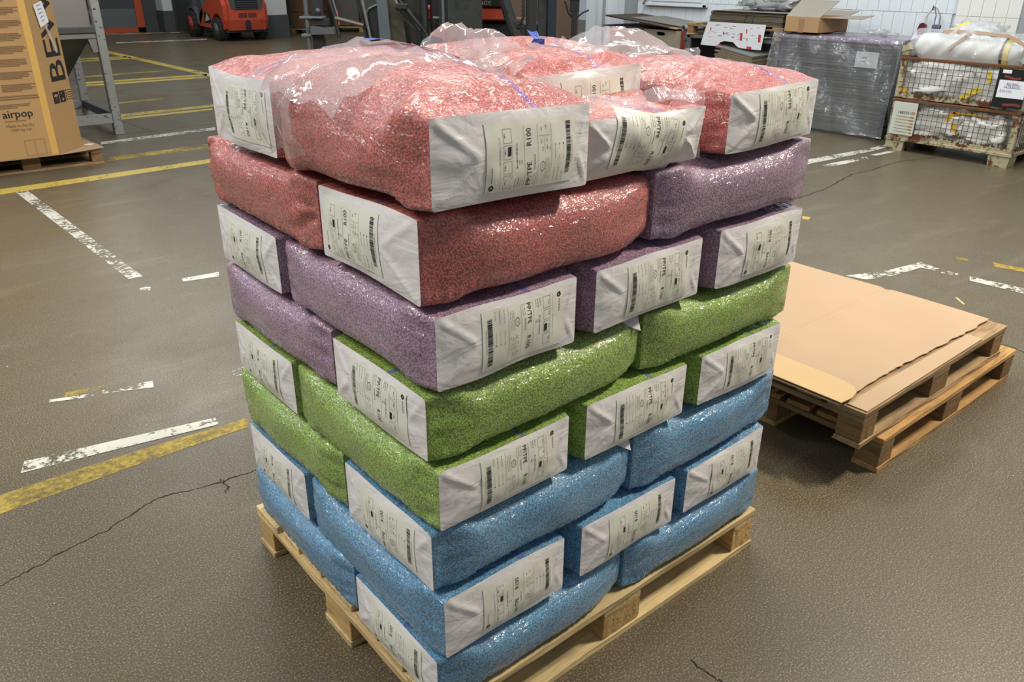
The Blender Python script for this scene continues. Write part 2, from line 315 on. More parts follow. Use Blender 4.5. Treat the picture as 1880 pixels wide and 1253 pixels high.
# ---------------------------------------------------------------- wooden pallets
PW = wood_mat('pallet_pine_x', srgb(206, 182, 132), 0); PWY = wood_mat('pallet_pine_y', srgb(200, 172, 122), 1)
OW = wood_mat('old_pallet_x', srgb(158, 130, 94), 0); OWY = wood_mat('old_pallet_y', srgb(144, 118, 84), 1)
OWZ = wood_mat('old_pallet_block', srgb(134, 104, 66), 1, bs=.7); PWZ = wood_mat('pallet_block_pine', srgb(196, 160, 104), 1, bs=.7)
GW = wood_mat('grey_weathered_board', srgb(128, 120, 108), 0); AW = wood_mat('amber_board', srgb(178, 138, 84), 0)
def pallet(x0, y0, z0, LX, LY, label, mats, group=None, ntop=7, parent_rz=0, chips=0.004, rnd=None, cat='pallet', gaps=None):
    mx, my, mz = mats; R = random.Random(rnd)
    root = empty('wooden_pallet', (x0, y0, z0), parent_rz, label, cat, group)
    def board(name, xa, xb, ya, yb, za, zb, mat, j=chips):
        b = bmesh.new(); bmesh.ops.create_cube(b, size=1)
        for q in b.verts: q.co = ((xa+xb)/2+q.co.x*(xb-xa), (ya+yb)/2+q.co.y*(yb-ya), (za+zb)/2+q.co.z*(zb-za))
        long_x = (xb-xa) > (yb-ya)
        ed = [e for e in b.edges if abs((e.verts[0].co-e.verts[1].co)[0 if long_x else 1]) > 0.03]
        bmesh.ops.subdivide_edges(b, edges=ed, cuts=7)
        for q in b.verts:
            q.co.z += R.uniform(-j, 0)*.35
            if long_x: q.co.y += R.uniform(-j, j)*.5
            else: q.co.x += R.uniform(-j, j)*.5
        bmesh.ops.bevel(b, geom=[e for e in b.edges if len(e.link_faces) == 2 and e.calc_face_angle(0) > 1.0], offset=0.002, segments=1, affect='EDGES')
        me = bpy.data.meshes.new(name); b.to_mesh(me); b.free(); me.materials.append(mat)
        o = bpy.data.objects.new(name, me); COL.objects.link(o); o.parent = root; return o
    wds = [.145, .10, .10, .145, .10, .10, .145] if ntop == 7 else [.145, .10, .145, .10, .145]
    gap = (LY-sum(wds))/(len(wds)-1); y = 0
    for k, wd in enumerate(wds):
        board('top_board', 0 if k in (0, len(wds)-1) else R.uniform(.0, .012), LX-R.uniform(0, .008), y, y+wd, .122, .144, mx); y += wd+gap
    for xa, xb in ((0, .1), (LX/2-.0725, LX/2+.0725), (LX-.1, LX)): board('cross_board', xa, xb, 0.002, LY-.002, .100, .122, my)
    for ya, yb in ((0, .1), (LY/2-.0725, LY/2+.0725), (LY-.1, LY)):
        for xa, xb in ((0.004, .104), (LX/2-.0725, LX/2+.0725), (LX-.104, LX-.004)): board('block', xa, xb, ya+.003, yb-.003, .022, .100, mz, .002)
        board('bottom_board', 0, LX, ya, yb, 0, .022, mx)
    return root
pallet(0, 0, 0, 1.2, 1.0, 'clean pale pine pallet under the stack of coloured pellet sacks', (PW, PWY, PWZ), rnd=4)
pallet(1.90, -.055, 0, 1.2, 1.0, 'lower worn pallet of the pair beside the sack stack, with an amber top board', (AW, OWY, OWZ), rnd=9)
pallet(1.765, -.03, .1455, 1.2, 1.0, 'upper worn pallet of the pair beside the sack stack, covered with cardboard', (OW, OWY, OWZ), rnd=14, chips=.008)

CB = corrugated('brown_cardboard', srgb(170, 144, 116)); CB2 = corrugated('light_cardboard', srgb(186, 158, 116)); CBD = corrugated('cardboard_edge', srgb(120, 92, 62))
def sheet(fn, nu, nv, th):
    b = MB(); b.grid(fn, nu, nv); n = len(b.v); b.grid(lambda u, v: (lambda p: (p[0], p[1], p[2]-th))(fn(u, v)), nu, nv)
    b.f[nu*nv:] = [f[::-1] for f in b.f[nu*nv:]]
    idx = lambda i, j: i*(nv+1)+j
    ring = [idx(i, 0) for i in range(nu)]+[idx(nu, j) for j in range(nv)]+[idx(i, nv) for i in range(nu, 0, -1)]+[idx(0, j) for j in range(nv, 0, -1)]
    for a, c in zip(ring, ring[1:]+ring[:1]): b.f.append((a, c, c+n, a+n))
    return b
rag = [random.uniform(-.006, .006) for _ in range(60)]
def card_top(u, v):
    x = 1.735+1.215*u; y = 0.055+.965*v
    if v == 0: y += rag[int(u*40)]+.014*math.sin(u*5)-.0
    if v == 1 and u > .8: x -= 0
    crease = -0.007*math.exp(-((y-.505)/.016)**2)
    z = .2995+crease+.004*math.sin(x*7)*math.sin(y*5)+.004*(v)
    return (x, y, z)
cb = empty('cardboard_sheet', (0, 0, 0), 0, 'large creased brown cardboard sheet lying on the upper worn pallet', 'cardboard')
o = sheet(card_top, 44, 72, .004); o.build('panel', CB, cb)
fb = MB()
poly = [(1.738, .95), (1.738, .05), (1.80, .045), (1.85, .055), (1.885, .085), (1.90, .13), (1.905, .2), (1.905, .95)]
fb.prism(poly, .3055, .3085); fb.build('folded_band', CB2, cb)
st = MB(); st.prism([(1.775, -.028), (2.72, -.024), (2.72, .036), (2.2, .044), (1.775, .046)], .2905, .2945); st.build('edge_flap', CB, cb)

# ---------------------------------------------------------------- pellet sacks
PEL = {'red': pellet_mat('red_pellets', srgb(212, 102, 96)), 'purple': pellet_mat('purple_pellets', srgb(176, 138, 170)),
       'green': pellet_mat('green_pellets', srgb(150, 188, 58)), 'blue': pellet_mat('blue_pellets', srgb(90, 162, 210))}
def end_mat():
    ma, nt, b = new_mat('white_sack_film'); v = coords(nt); n = noise(nt, v, 6, 3)
    nt.links.new(mixc(nt, n, srgb(216, 212, 213), srgb(230, 227, 228)), b.inputs['Base Color'])
    b.inputs['Roughness'].default_value = 0.42; b.inputs['Coat Weight'].default_value = 0.25; b.inputs['Coat Roughness'].default_value = 0.2
    w1 = noise(nt, coords(nt, (1, 1.0, 2.2)), 12, 3, 0.5, 1.0)
    nt.links.new(bump(nt, w1, 0.35, 0.012), b.inputs['Normal']); return ma
END = end_mat()
PAPER = plain('label_paper', srgb(222, 222, 210), 0.42, var=.03, bs=.12, bscale=30); INK = plain('label_ink', srgb(34, 33, 32), .5, var=0)
INKG = plain('label_fine_print', srgb(120, 118, 112), .5, var=0)

IZ = [.1455, .305, .475, .640, .800, .957, 1.122, 1.292, 1.462]
def iface(k, x, y):
    """height of the contact surface above layer k"""
    if k == 0: return IZ[0]+0*x
    return IZ[k]+.007*snoise(x, y, 0, 3.2, k)+.003*snoise(x, y, 0, 9.0, k+3)

LA, LB = .118, .205     # label: reading width, length
def label_art():
    """(polygons in metres, a = reading direction, b = down the label) -> black set and grey set"""
    blk = ([], []); gry = ([], [])
    def poly(s, pts):
        n = len(s[0]); s[0].extend(pts); s[1].append(tuple(range(n, n+len(pts))))
    def rect(s, a0, a1, b0, b1):
        na = max(1, int(abs(a1-a0)*LA/.012)); nb = max(1, int(abs(b1-b0)*LB/.012))
        for i in range(na):
            for j in range(nb):
                p0, p1 = a0+(a1-a0)*i/na, a0+(a1-a0)*(i+1)/na; q0, q1 = b0+(b1-b0)*j/nb, b0+(b1-b0)*(j+1)/nb
                poly(s, [(p0*LA, q0*LB), (p1*LA, q0*LB), (p1*LA, q1*LB), (p0*LA, q1*LB)])
    def frame(s, a0, a1, b0, b1, t=.0006):
        ta, tb = t/LA, t/LB
        rect(s, a0, a1, b0, b0+tb); rect(s, a0, a1, b1-tb, b1); rect(s, a0, a0+ta, b0, b1); rect(s, a1-ta, a1, b0, b1)
    def text(s, st, a, b, size, sx=1.0):
        v, f = text_geo(st, size); n = len(s[0])
        s[0].extend([(a*LA+x*sx, b*LB-y) for x, y in v]); s[1].extend([tuple(i+n for i in g) for g in f])
    # round mark with the firm's small lettering
    for k in range(20):
        a0, a1 = 2*PI*k/20, 2*PI*(k+1)/20; c = (.075*LA, .055*LB)
        poly(blk, [(c[0]+.0052*math.cos(a0), c[1]+.0052*math.sin(a0)), (c[0]+.0052*math.cos(a1), c[1]+.0052*math.sin(a1)), (c[0]+.0024*math.cos(a1), c[1]+.0024*math.sin(a1)), (c[0]+.0024*math.cos(a0), c[1]+.0024*math.sin(a0))])
    poly(blk, [(.075*LA-.0018, .055*LB-.0004), (.075*LA+.0018, .055*LB-.0008), (.075*LA+.0018, .055*LB+.0004), (.075*LA-.0018, .055*LB+.0008)])
    rng = random.Random(5)
    def fine(s, a0, a1, b, t=.0011):
        a = a0
        while a < a1:
            wd = rng.uniform(.008, .05); rect(s, a, min(a1, a+wd), b, b+t/LB); a += wd+.010
    fine(blk, .15, .38, .05, .0013); rect(gry, .04, .62, .142, .142+.0005/LB); fine(gry, .40, .80, .135, .0007)
    for a0, a1 in ((.03, .23), (.26, .44), (.47, .67), (.70, .90)): frame(gry, a0, a1, .175, .265)
    for a0, a1 in ((.10, .18), (.31, .38), (.54, .61), (.77, .84)): fine(blk, a0, a1, .19, .0012)
    rect(blk, .515, .645, .222, .255)
    fine(blk, .32, .68, .315, .0014); fine(gry, .03, .16, .30); fine(gry, .03, .18, .33); fine(gry, .03, .16, .355); fine(gry, .38, .44, .34); fine(blk, .38, .44, .365, .0012)
    rect(gry, .03, .92, .398, .398+.0005/LB)
    text(blk, 'PP/TPE', .035, .475, .0150, .98); text(blk, 'R100', .62, .475, .0150, .98)
    fine(blk, .28, .50, .505, .0013); fine(gry, .03, .22, .50, .0008); fine(gry, .03, .22, .525, .0008)
    rect(gry, .03, .92, .548, .548+.0005/LB)
    hx = [(.30*LA+.0085*math.cos(PI*k/3)*1.15, .60*LB+.0062*math.sin(PI*k/3)) for k in range(6)]; hi = [(.30*LA+(x-.30*LA)*.87, .60*LB+(y-.60*LB)*.87) for x, y in hx]
    for k in range(6): poly(blk, [hx[k], hx[(k+1) % 6], hi[(k+1) % 6], hi[k]])
    fine(blk, .27, .335, .595, .0014)
    for b_ in (.635, .655, .675): fine(gry, .10, .42, b_, .0008)
    rect(gry, .75, .75+.0005/LA, .565, .69); rect(gry, .50, .74, .625, .625+.0005/LB)
    for a0, b_ in ((.82, .59), (.84, .64), (.64, .59), (.53, .60), (.55, .65), (.66, .65), (.53, .68)): fine(gry, a0, a0+.06, b_, .0012)
    rect(gry, .03, .92, .70, .70+.0005/LB)
    for b_ in (.745, .795, .845): rect(gry, .38, .58, b_, b_+.0005/LB); fine(blk, .59, .625, b_-.003, .0016); fine(gry, .04, rng.uniform(.15, .26), b_, .0009)
    a = .14; 
    while a < .92:
        wd = rng.choice([.004, .006, .010, .014, .02]); rect(blk, a, a+wd, .885, .94); a += wd+rng.choice([.004, .005, .008, .011])
    fine(gry, .3, .7, .955, .0010)
    return blk, gry
ART = label_art()

def sq(v, w, n):
    m_ = np.maximum(np.abs(v), np.abs(w)); m_ = np.where(m_ < 1e-6, 1e-6, m_); a = np.abs(v/m_); b_ = np.abs(w/m_)
    r_ = np.maximum(a**n+b_**n, 1e-9)**(-1.0/n); return v*r_, w*r_
PER = []
NT, NS = 34, 16
for i in range(NT): PER.append((-1+2*i/NT, 1))
for i in range(NS): PER.append((1, 1-2*i/NS))
for i in range(NT): PER.append((1-2*i/NT, -1))
for i in range(NS): PER.append((-1, -1+2*i/NS))
PER = np.array(PER)

def sack(cx, cy, orient, L, w_end, w_mid, color, label, lo, hi, seed, flip='up', has_label=True, rc=.02, zc=.5, phi=0.0, lean=0.0, dome=0.0, amp=1.0,
         tilt=0.0, group='pellet sacks stacked on the pallet', tend=(.045, .935), nmid=3.4, far_flat=True, near_flat=True, droop=0.0, expo=7, fold=1.0):
    rz = 0 if orient == 'x' else PI/2
    z0 = float(lo(cx, cy)); root = empty('pellet_sack', (cx, cy, z0), rz, label, 'sack', group)
    c_, s_ = math.cos(rz), math.sin(rz)
    def wxy(lx, ly): return cx+lx*c_-ly*s_, cy+lx*s_+ly*c_
    def hw(u): return (w_end+(w_mid-w_end)*(1-np.abs(u)**4)*(.96+.04*np.cos(u*5+seed)))/2*(1-(0 if far_flat else .05)*sstep(.8, 1, u))
    def zmap(lx, ly, u, t):
        X, Y = wxy(lx, ly); a, b_ = lo(X, Y), hi(X, Y)
        if dome:
            b_ = b_+dome*np.clip(1-np.abs(u)**3, 0, 1)*np.clip(1-np.abs(2*ly/w_mid)**2.6, 0, 1)
        if droop: b_ = b_-droop*sstep(.2, 1.0, -u)
        e = sstep(.72, 1.0, np.abs(u)); t0 = tend[0]*e; t1 = 1-(1-tend[1])*e
        return a+.001+(b_-a-.002)*(t0+(t1-t0)*t)-z0
    def endd(u, v, w):   # outward bulge and folds of the end panel
        m_ = (1-np.abs(v)**2.5)*(1-np.abs(w)**2.5)
        d = .011*m_
        r_ = -np.sign(u)*0+v
        for sgn in (-1, 1):
            q0 = (LB/2-sgn*rc)/(w_end/2)+.03; q0 = min(q0, .85)
            q = sgn*r_; inside = sstep(q0, q0+.10, q)
            for wc in (-1, 1):   # diagonal fold from corner to label edge
                lw = wc*(q-q0)/(1-q0); dist = np.abs(w-lw)
                d = d+inside*.0032*fold*np.exp(-(dist/.10)**2)*np.minimum(1, (1-q)*9)
            fan = np.sin((w/np.maximum(q-q0+.25, .1))*4.0+seed*2.1)*sstep(q0+.02, q0+.18, q)*(1-np.abs(w))*np.minimum(1, (1-q)*7)
            d = d+.0013*fold*fan
        d = d+.0016*snoise(v*1.3, w*.8, seed*.7, 2.4, seed % 5)*(1-np.abs(w)**6)*(1-np.abs(v)**6)
        return d*amp
    # body
    NU = 84; us = np.linspace(-1, 1, NU+1); us = np.sign(us)*np.abs(us)**.92
    U = us[:, None]+0*PER[:, 0][None]; V = PER[:, 0][None]+0*U; W = PER[:, 1][None]+0*U
    n_ = nmid+np.where((U > 0) & (not far_flat), 2.0, 50.0)*sstep(.45, 1.0, np.abs(U))**3+3.0*(W < 0)*(1-sstep(.6, 1.0, np.abs(U)))
    v2, w2 = sq(V, W, n_)
    lx = U*L/2; ly = v2*hw(U); t = .5+.5*w2
    side = sstep(.35, .9, np.abs(v2)); env = 1-sstep(.90, 1.0, np.abs(U))
    endp = L/2-np.abs(lx)
    wr = np.maximum(0, np.sin(w2*8.0+3*snoise(lx, ly, w2*.3, 9, seed % 7)+seed)-.15)**1.5*np.exp(-endp/.055)*env*side*.0095
    lump = .0045*snoise(lx, ly, w2*.09, 9, seed % 6)*env*np.where(W < -.3, .45, 1.0)
    seam = .0016*np.sin(lx*330+4*snoise(lx, 0, 0, 30, seed % 4))*np.exp(-((w2+.80)/.16)**2)*side*env
    sag = -.003*np.exp(-((w2+.62)/.28)**2)*side*env
    ly = ly+np.sign(v2)*side*(lump-wr*amp+seam+sag)*(1 if amp <= 1 else amp)
    topd = (1-side)*env*(.003*snoise(lx, ly, 0, 16, seed % 5)+.0018*snoise(lx, ly, 0, 40, (seed+2) % 5)-.002)
    lx = lx+np.sign(U)*0
    z = zmap(lx, ly, U, t)+np.where(W > 0, -np.abs(topd)*amp, 0)
    tl = (z/.16-.5)
    lx = lx-np.where(U < 0, 1, 0)*lean*tl*sstep(.6, 1, -U)
    P = len(PER); vs = np.stack([lx, ly, z], -1).reshape(-1, 3)
    fs = [(i*P+k, (i+1)*P+k, (i+1)*P+(k+1) % P, i*P+(k+1) % P) for i in range(NU) for k in range(P)]
    ob = mesh_obj('pellet_body', vs.tolist(), fs, PEL[color], root, True)
    # ends
    for e in (-1, 1):
        GV, GW_ = (60, 28) if e < 0 else (20, 10)
        gv = np.linspace(-1, 1, GV+1)[:, None]+np.zeros(GW_+1)[None]; gw = np.linspace(-1, 1, GW_+1)[None]+0*gv
        def surf(v, w):
            v = np.asarray(v, float); w = np.asarray(w, float)
            a, b_ = sq(v, w, nmid+(50.0 if (e < 0 or far_flat) else 2.0)); u = e*np.ones_like(a)
            y_ = a*hw(u); x_ = u*L/2+e*endd(u, v, w); zz = zmap(u*L/2, y_, u, .5+.5*b_)
            if e < 0: x_ = x_-lean*(zz/.16-.5)
            return np.stack([x_, y_, zz], -1)
        vs = surf(gv, gw).reshape(-1, 3)
        q = GW_+1; fs = [(i*q+j, (i+1)*q+j, (i+1)*q+j+1, i*q+j+1)[::(1 if e < 0 else -1)] for i in range(GV) for j in range(GW_)]
        ep = mesh_obj('end_panel', vs.tolist(), fs, END if (has_label and (e < 0 or far_flat)) else PEL[color], root, True)
        if e > 0 or not has_label: continue
        # label: (a, b) metres -> (v, w)
        hgt = float((hi(*wxy(-L/2, 0))-lo(*wxy(-L/2, 0)))*(tend[1]-tend[0]))
        def lab(a, b_, off):
            a = np.asarray(a); b_ = np.asarray(b_)
            if flip == 'up': r_, s2 = b_-LB/2, a-LA/2
            else: r_, s2 = LB/2-b_, LA/2-a
            cp, sp_ = math.cos(phi), math.sin(phi); r2 = r_*cp-s2*sp_; s3 = r_*sp_+s2*cp
            v = -(r2+rc)/float(hw(1.0)); w_ = 2*(zc-.5)+s3/(hgt/2)
            p_ = surf(v, w_); p_[..., 0] -= off+.0010*np.maximum(0, snoise(a, b_, seed*.1, 42, seed % 7))
            return p_
        ga = np.linspace(0, LA, 25)[:, None]+np.zeros(41)[None]; gb_ = np.linspace(0, LB, 41)[None]+0*ga
        vs = lab(ga, gb_, .0010).reshape(-1, 3); fs = [(i*41+j, (i+1)*41+j, (i+1)*41+j+1, i*41+j+1) for i in range(24) for j in range(40)]
        lo_ = mesh_obj('label', vs.tolist(), fs, PAPER, root, True)
        for (pv, pf), mt, nm in ((ART[0], INK, 'print'), (ART[1], INKG, 'fine_print')):
            arr = np.array(pv); vs = lab(arr[:, 0], arr[:, 1], .0016); mesh_obj(nm, vs.tolist(), pf, mt, lo_)['kind'] = 'stuff'
    return root

def IF(k): return lambda x, y: iface(k, x, y)
ORD = ['lowest', 'second', 'third', 'fourth', 'fifth', 'sixth', 'seventh', 'top']
def lay(k): return ORD[k-1]+' layer'
sd = 0
#           layer: colours near-row left, near-row right, back-left, back-mid, back-right
ODD = {1: ['blue']*5, 3: ['blue', 'blue', 'green', 'green', 'green'], 5: ['green', 'green', 'purple', 'purple', 'purple'], 7: ['red', 'purple', 'red', 'red', 'red']}
EVEN = {2: ['blue']*5, 4: ['green']*5, 6: ['purple']*5}
FL_ODD = {1: ('up', .012), 3: ('up', .012), 5: ('down', .012), 7: ('up', -.045)}
XS = {2: (.187, .590, .985), 4: (.185, .585, .990), 6: (.190, .592, 1.005)}
YB = {2: .790, 4: .785, 6: .790}
FLN = {2: ('up', 'up', 'up'), 4: ('down', 'down', 'down'), 6: ('down', 'down', 'up')}
FLB = {2: 'up', 4: 'up', 6: 'up'}
for k in (1, 3, 5, 7):
    lo, hi = IF(k-1), IF(k); c = ODD[k]
    sack(.3005, .190, 'x', .597, .350, .402, c[0], f'{c[0]} sack at the near corner in the {lay(k)}, labelled end on the left face', lo, hi, 11*k+1, FL_ODD[k][0], rc=FL_ODD[k][1], far_flat=False)
    sack(.901, .190, 'x', .597, .350, .402, c[1], f'{c[1]} sack at the right corner in the {lay(k)}, long side facing out', lo, hi, 11*k+2, has_label=False)
    sack(.190, .690, 'y', .585, .350, .398, c[2], f'{c[2]} sack in the {lay(k)}, long side on the left face behind the near corner', lo, hi, 11*k+3, has_label=False, amp=1.9 if k == 7 else 1.3)
    sack(.600, .690, 'y', .575, .345, .385, c[3], f'{c[3]} sack hidden in the middle back of the {lay(k)}', lo, hi, 11*k+4, has_label=False)
    sack(1.005, .690, 'y', .575, .345, .385, c[4], f'{c[4]} sack hidden at the right back of the {lay(k)}', lo, hi, 11*k+5, has_label=False)
for k in (2, 4, 6):
    lo, hi = IF(k-1), IF(k); c = EVEN[k]; col = c[0]
    for i, (x, w_) in enumerate(zip(XS[k], ('left', 'middle', 'right'))):
        sack(x, .292, 'y', .592, .345, .400, col, f'{col} sack in the {lay(k)}, {w_} of three labelled white ends on the right face', lo, hi, 13*k+i, FLN[k][i], rc=(.028, .02, .03)[i])
    sack(.295, YB[k], 'x', .575, .345, .375, col, f'{col} sack in the {lay(k)}, labelled end at the far corner of the left face', lo, hi, 13*k+4, FLB[k], rc=.0)
    sack(.900, YB[k], 'x', .575, .345, .375, col, f'{col} sack hidden at the back of the {lay(k)}', lo, hi, 13*k+5, has_label=False)
# top layer
lo = IF(7)
def top(h): return lambda x, y: iface(7, x, y)*0+h+.006*snoise(x, y, 0, 4, 2)
sack(.180, .242, 'y', .535, .350, .410, 'red', 'big domed red sack at the near corner of the top layer, label reading upwards', lo, top(1.463), 201, 'up', rc=.030, dome=.058, nmid=2.6, amp=1.25)
sack(.985, .290, 'y', .585, .345, .375, 'red', 'red sack at the right corner of the top layer, labelled end facing right', lo, top(1.442), 203, 'down', rc=.030, dome=.026, nmid=2.6, amp=1.2)
sack(.552, .104, 'y', .200, .355, .365, 'red', 'slumped red sack with a crumpled white end between the two big top ones', lo, top(1.420), 209, 'down', rc=-.005, phi=-.20, dome=.0, nmid=3.2, amp=1.8, tend=(.02, .98), lean=.02)
sack(.590, .420, 'y', .400, .350, .375, 'red', 'half-empty red sack under clear film, just behind the slumped sack on top', lo, top(1.482), 211, 'up', rc=.02, zc=.56, dome=.02, nmid=2.6, amp=1.6)
sack(.290, .706, 'x', .575, .325, .370, 'red', 'red sack at the far left corner of the top layer, labelled end facing left', lo, top(1.470), 207, 'down', rc=.04, dome=.028, nmid=2.6)
sack(.880, .830, 'x', .560, .345, .370, 'red', 'red sack at the back right of the top layer, only its top visible', lo, top(1.462), 213, has_label=False, dome=.030, nmid=2.6)

# white end film pulled up over the far top corner of two long sacks, and the top sacks' loose clear film
FTOP = film_mat('top_sack_film', .20, .06, (.88, .80, .84, 1), .45, 5, (2.2, .8, 1.2))
def loose(parent, fn, nu, nv, jit, seed, smooth=True, mat=None, name='loose_film'):
    R = random.Random(seed); b = MB(); b.grid(fn, nu, nv)
    b.v = [(x+R.uniform(-jit, jit), y+R.uniform(-jit, jit), z+R.uniform(-jit, jit)) for x, y, z in b.v]
    o = b.build(name, mat or FTOP, None, smooth); o.parent = parent; bpy.context.view_layer.update(); o.matrix_parent_inverse = parent.matrix_world.inverted(); return o
S_ = {o['label']: o for o in bpy.data.objects if o.name.startswith('pellet_sack') and 'label' in o}
near = [o for l, o in S_.items() if l.startswith('big domed')][0]; slump = [o for l, o in S_.items() if l.startswith('slumped')][0]
half = [o for l, o in S_.items() if l.startswith('half-empty')][0]; right = [o for l, o in S_.items() if l.startswith('red sack at the right corner')][0]; backr = [o for l, o in S_.items() if l.startswith('red sack at the back right')][0]
def f_near(u, v):   # over the back of the near sack, sticking out at its left rear corner
    x = -.040+.43*u; y = .20+.31*v; c = math.sin(PI*min(1, max(0, u)))**.55
    z = 1.450+.084*c*(.80+.20*v)-.050*max(0, v-.86)/.14+.006*math.sin(u*19+v*13)+.004*math.sin(u*37-v*21)
    if v < .12: z -= .02*(1-v/.12)
    return (x-.02*(1-u)*v, y, z)
loose(near, f_near, 18, 14, .003, 3)
def f_ear(u, v):   # flat ear of film at the left rear
    return (-.035-.025*math.sin(PI*v)-.01*u, .33+.16*u, 1.34+.135*v+.02*u*v+.008*math.sin(u*14+v*9))
loose(near, f_ear, 12, 9, .004, 5)
def f_half(u, v):   # crumpled film over the half-empty sack, rising to a stiff fold
    x = .40+.40*u; y = .24+.38*v
    z = 1.468+.060*math.exp(-((u-.22)/.16)**2)*sstep(.15, .5, v)+.02*math.sin(u*11+v*7)+.012*math.sin(v*23+u*5); return (x, y, float(z))
loose(half, f_half, 22, 16, .008, 8)
def f_flap(u, v):   # upright flap
    w_ = [.02, .0, .035, .10, .18][min(4, int(v*4.99))]; top_ = [1.44, 1.50, 1.545, 1.552, 1.548][min(4, int(v*4.99))]
    xs = (.415+.13*v*.4)+u*(.30-.17*v); return (xs, .42+.05*v+.03*math.sin(u*8+v*3), 1.43+.118*v-.035*u*v+.006*math.sin(u*15))
loose(half, f_flap, 14, 9, .006, 9)
loose(half, lambda u, v: (.42+.30*u, .36+.02*math.sin(u*9)+.04*v, 1.44+.085*v*(1-.7*u)+.006*math.sin(u*21)), 12, 7, .006, 12)
loose(half, lambda u, v: (.66+.17*u, .30+.25*v, 1.462+.035*math.sin(u*3+v*4)+.02*u), 12, 10, .007, 14)
def f_right(u, v):
    x = .77+.40*u; y = .34+.33*v; z = 1.446+.058*math.exp(-((u-.74)/.24)**2)*sstep(0, .6, v)+.032*math.sin(PI*u)*(1-v*.4)+.006*math.sin(u*23+v*9)
    return (x, y, float(z))
loose(right, f_right, 20, 14, .005, 17)
loose(right, lambda u, v: (1.185+.03*v+.012*math.sin(u*9), .40+.24*u, 1.36+.105*v+.01*math.sin(u*13)), 12, 7, .004, 19)
loose(slump, lambda u, v: (.375+.345*u, .0+.03*v+.004*math.sin(u*20), 1.425+.022*v+.006*math.sin(u*12)), 16, 4, .002, 21)
loose(slump, lambda u, v: (.722+.018*v, .0+.10*v, 1.30+.135*u+.006*math.sin(u*9)), 8, 4, .003, 22)
for kk, zz in ((3, .640), (5, .957)):
    par = [o for l, o in S_.items() if l.endswith('sack at the near corner in the %s, labelled end on the left face' % lay(kk))][0]
    loose(par, lambda u, v: (.530+.055*u-.012*v, .050-.030*u-.024*v*u, zz+.003-.030*v*u-.003*(1-u)), 6, 6, .0005, kk, True, END, 'end_corner')
BLF = plain('blue_printed_film', srgb(70, 96, 190), .3, coat=.6)
loose(backr, lambda u, v: (.755+.045*u, .60+.012*math.sin(v*8), 1.478+.045*v-.01*u), 4, 5, .005, 23, False, BLF, 'blue_film_knot')
loose(near, lambda u, v: (.16+.15*u, .40-.10*u+.035*v, 1.538-.036*u*u+.002*math.sin(u*9)), 8, 3, .001, 24, True, BLF, 'blue_film_fold')

# ---------------------------------------------------------------- setting: walls, columns
WHITEW = plain('white_painted_tile', srgb(214, 219, 222), 0.42, var=.03, bs=.15, bscale=14, coat=.1)
CREAM = plain('cream_painted_tile', srgb(222, 220, 212), 0.5, var=.03, bs=.15, bscale=14)
MORT = plain('tile_joint', srgb(204, 209, 212), 0.8, var=.05)
GREYW = plain('grey_and_shaded_wall', srgb(150, 154, 156), .6, var=.05); DARKW = plain('dark_hall_wall', srgb(52, 56, 56), .8, var=.15, vscale=1)  # the grey also stands in for shadow on the wall past the column
DGREY = plain('dark_grey_plinth', srgb(66, 70, 72), .7, var=.1)
wr_ = tag(MB().box(9.31, 9.6, -3, 7.88, 0, 4.2).build('wall_right', MORT), kind='structure')
TW, TH = .1345, .302
tile_m = {}
def tile(name, x, y, z, wd, ht, mat, parent):
    key = (round(wd, 3), round(ht, 3), mat.name)
    if key not in tile_m:
        b = MB(); b.box(-.010, .010, 0, wd-.003, 0, ht-.003, c=.0012); me = bpy.data.meshes.new('wall_tile'); me.from_pydata(b.v, [], b.f); me.materials.append(mat); tile_m[key] = me
    o = bpy.data.objects.new(name, tile_m[key]); COL.objects.link(o); o.location = (x+random.uniform(-.0012, .0012), y, z); o.parent = parent
r = 0
for z in (.652, .955, 1.258, 1.561):
    y = 3.12+(.06 if r % 2 else 0)
    while y < 7.86:
        tile('wall_tile', 9.302, y, z, min(TW, 7.88-y), TH, WHITEW, wr_); y += TW
    r += 1
pc = tag(MB().box(9.20, 9.31, 2.44, 3.10, 0, 4.2).build('trim_1', MORT), kind='structure')
for i, z in enumerate((.640, .942, 1.244, 1.546)):
    for j in range(5): tile('wall_tile', 9.192, 2.445+j*.131, z, .131, TH, CREAM, pc)
tag(MB().box(9.18, 9.30, -3, 2.43, 0, 4.2).build('trim_2', GREYW), kind='structure')  # wall in shadow; the shade is put into its grey colour
tag(MB().box(9.45, 9.9, 7.88, 8.32, 0, 4.2).build('trim_3', GREYW), kind='structure')
wp = tag(MB().box(9.28, 9.9, 8.30, 8.98, 0, 4.2).build('trim_4', WHITEW), kind='structure')
MB().box(9.25, 9.285, 8.46, 8.52, 0, 4.2).build('frame_strip', plain('white_gloss', srgb(212, 216, 218), .35), wp)
MB().box(9.22, 9.285, 8.60, 8.66, 0, 4.2).build('frame_strip', MATS['white_gloss'], wp)
MB().box(9.262, 9.285, 8.52, 8.60, 0, 4.2).build('frame_recess', GREYW, wp)
wb = tag(MB().box(-16, 22, 24.6, 24.9, 0, 4.2).build('wall_back', DARKW), kind='structure')
MB().box(5.4, 7.9, 24.45, 24.6, 0, 1.3).build('wall_plinth', DGREY, wb)
for x0, x1, y0 in ((8.70, 9.38, 20.3), (7.35, 7.62, 23.9)):
    t = tag(MB().box(x0, x1, y0, y0+.6, .56, 4.2).build('trim_5', plain('speckled_white_column', srgb(196, 198, 198), .6, var=.03, dirt=srgb(90, 90, 90), dlo=.66, dhi=.7, dscale=30)), kind='structure')
    MB().box(x0-.02, x1+.02, y0-.02, y0+.62, 0, .56).build('column_base', DGREY, t)
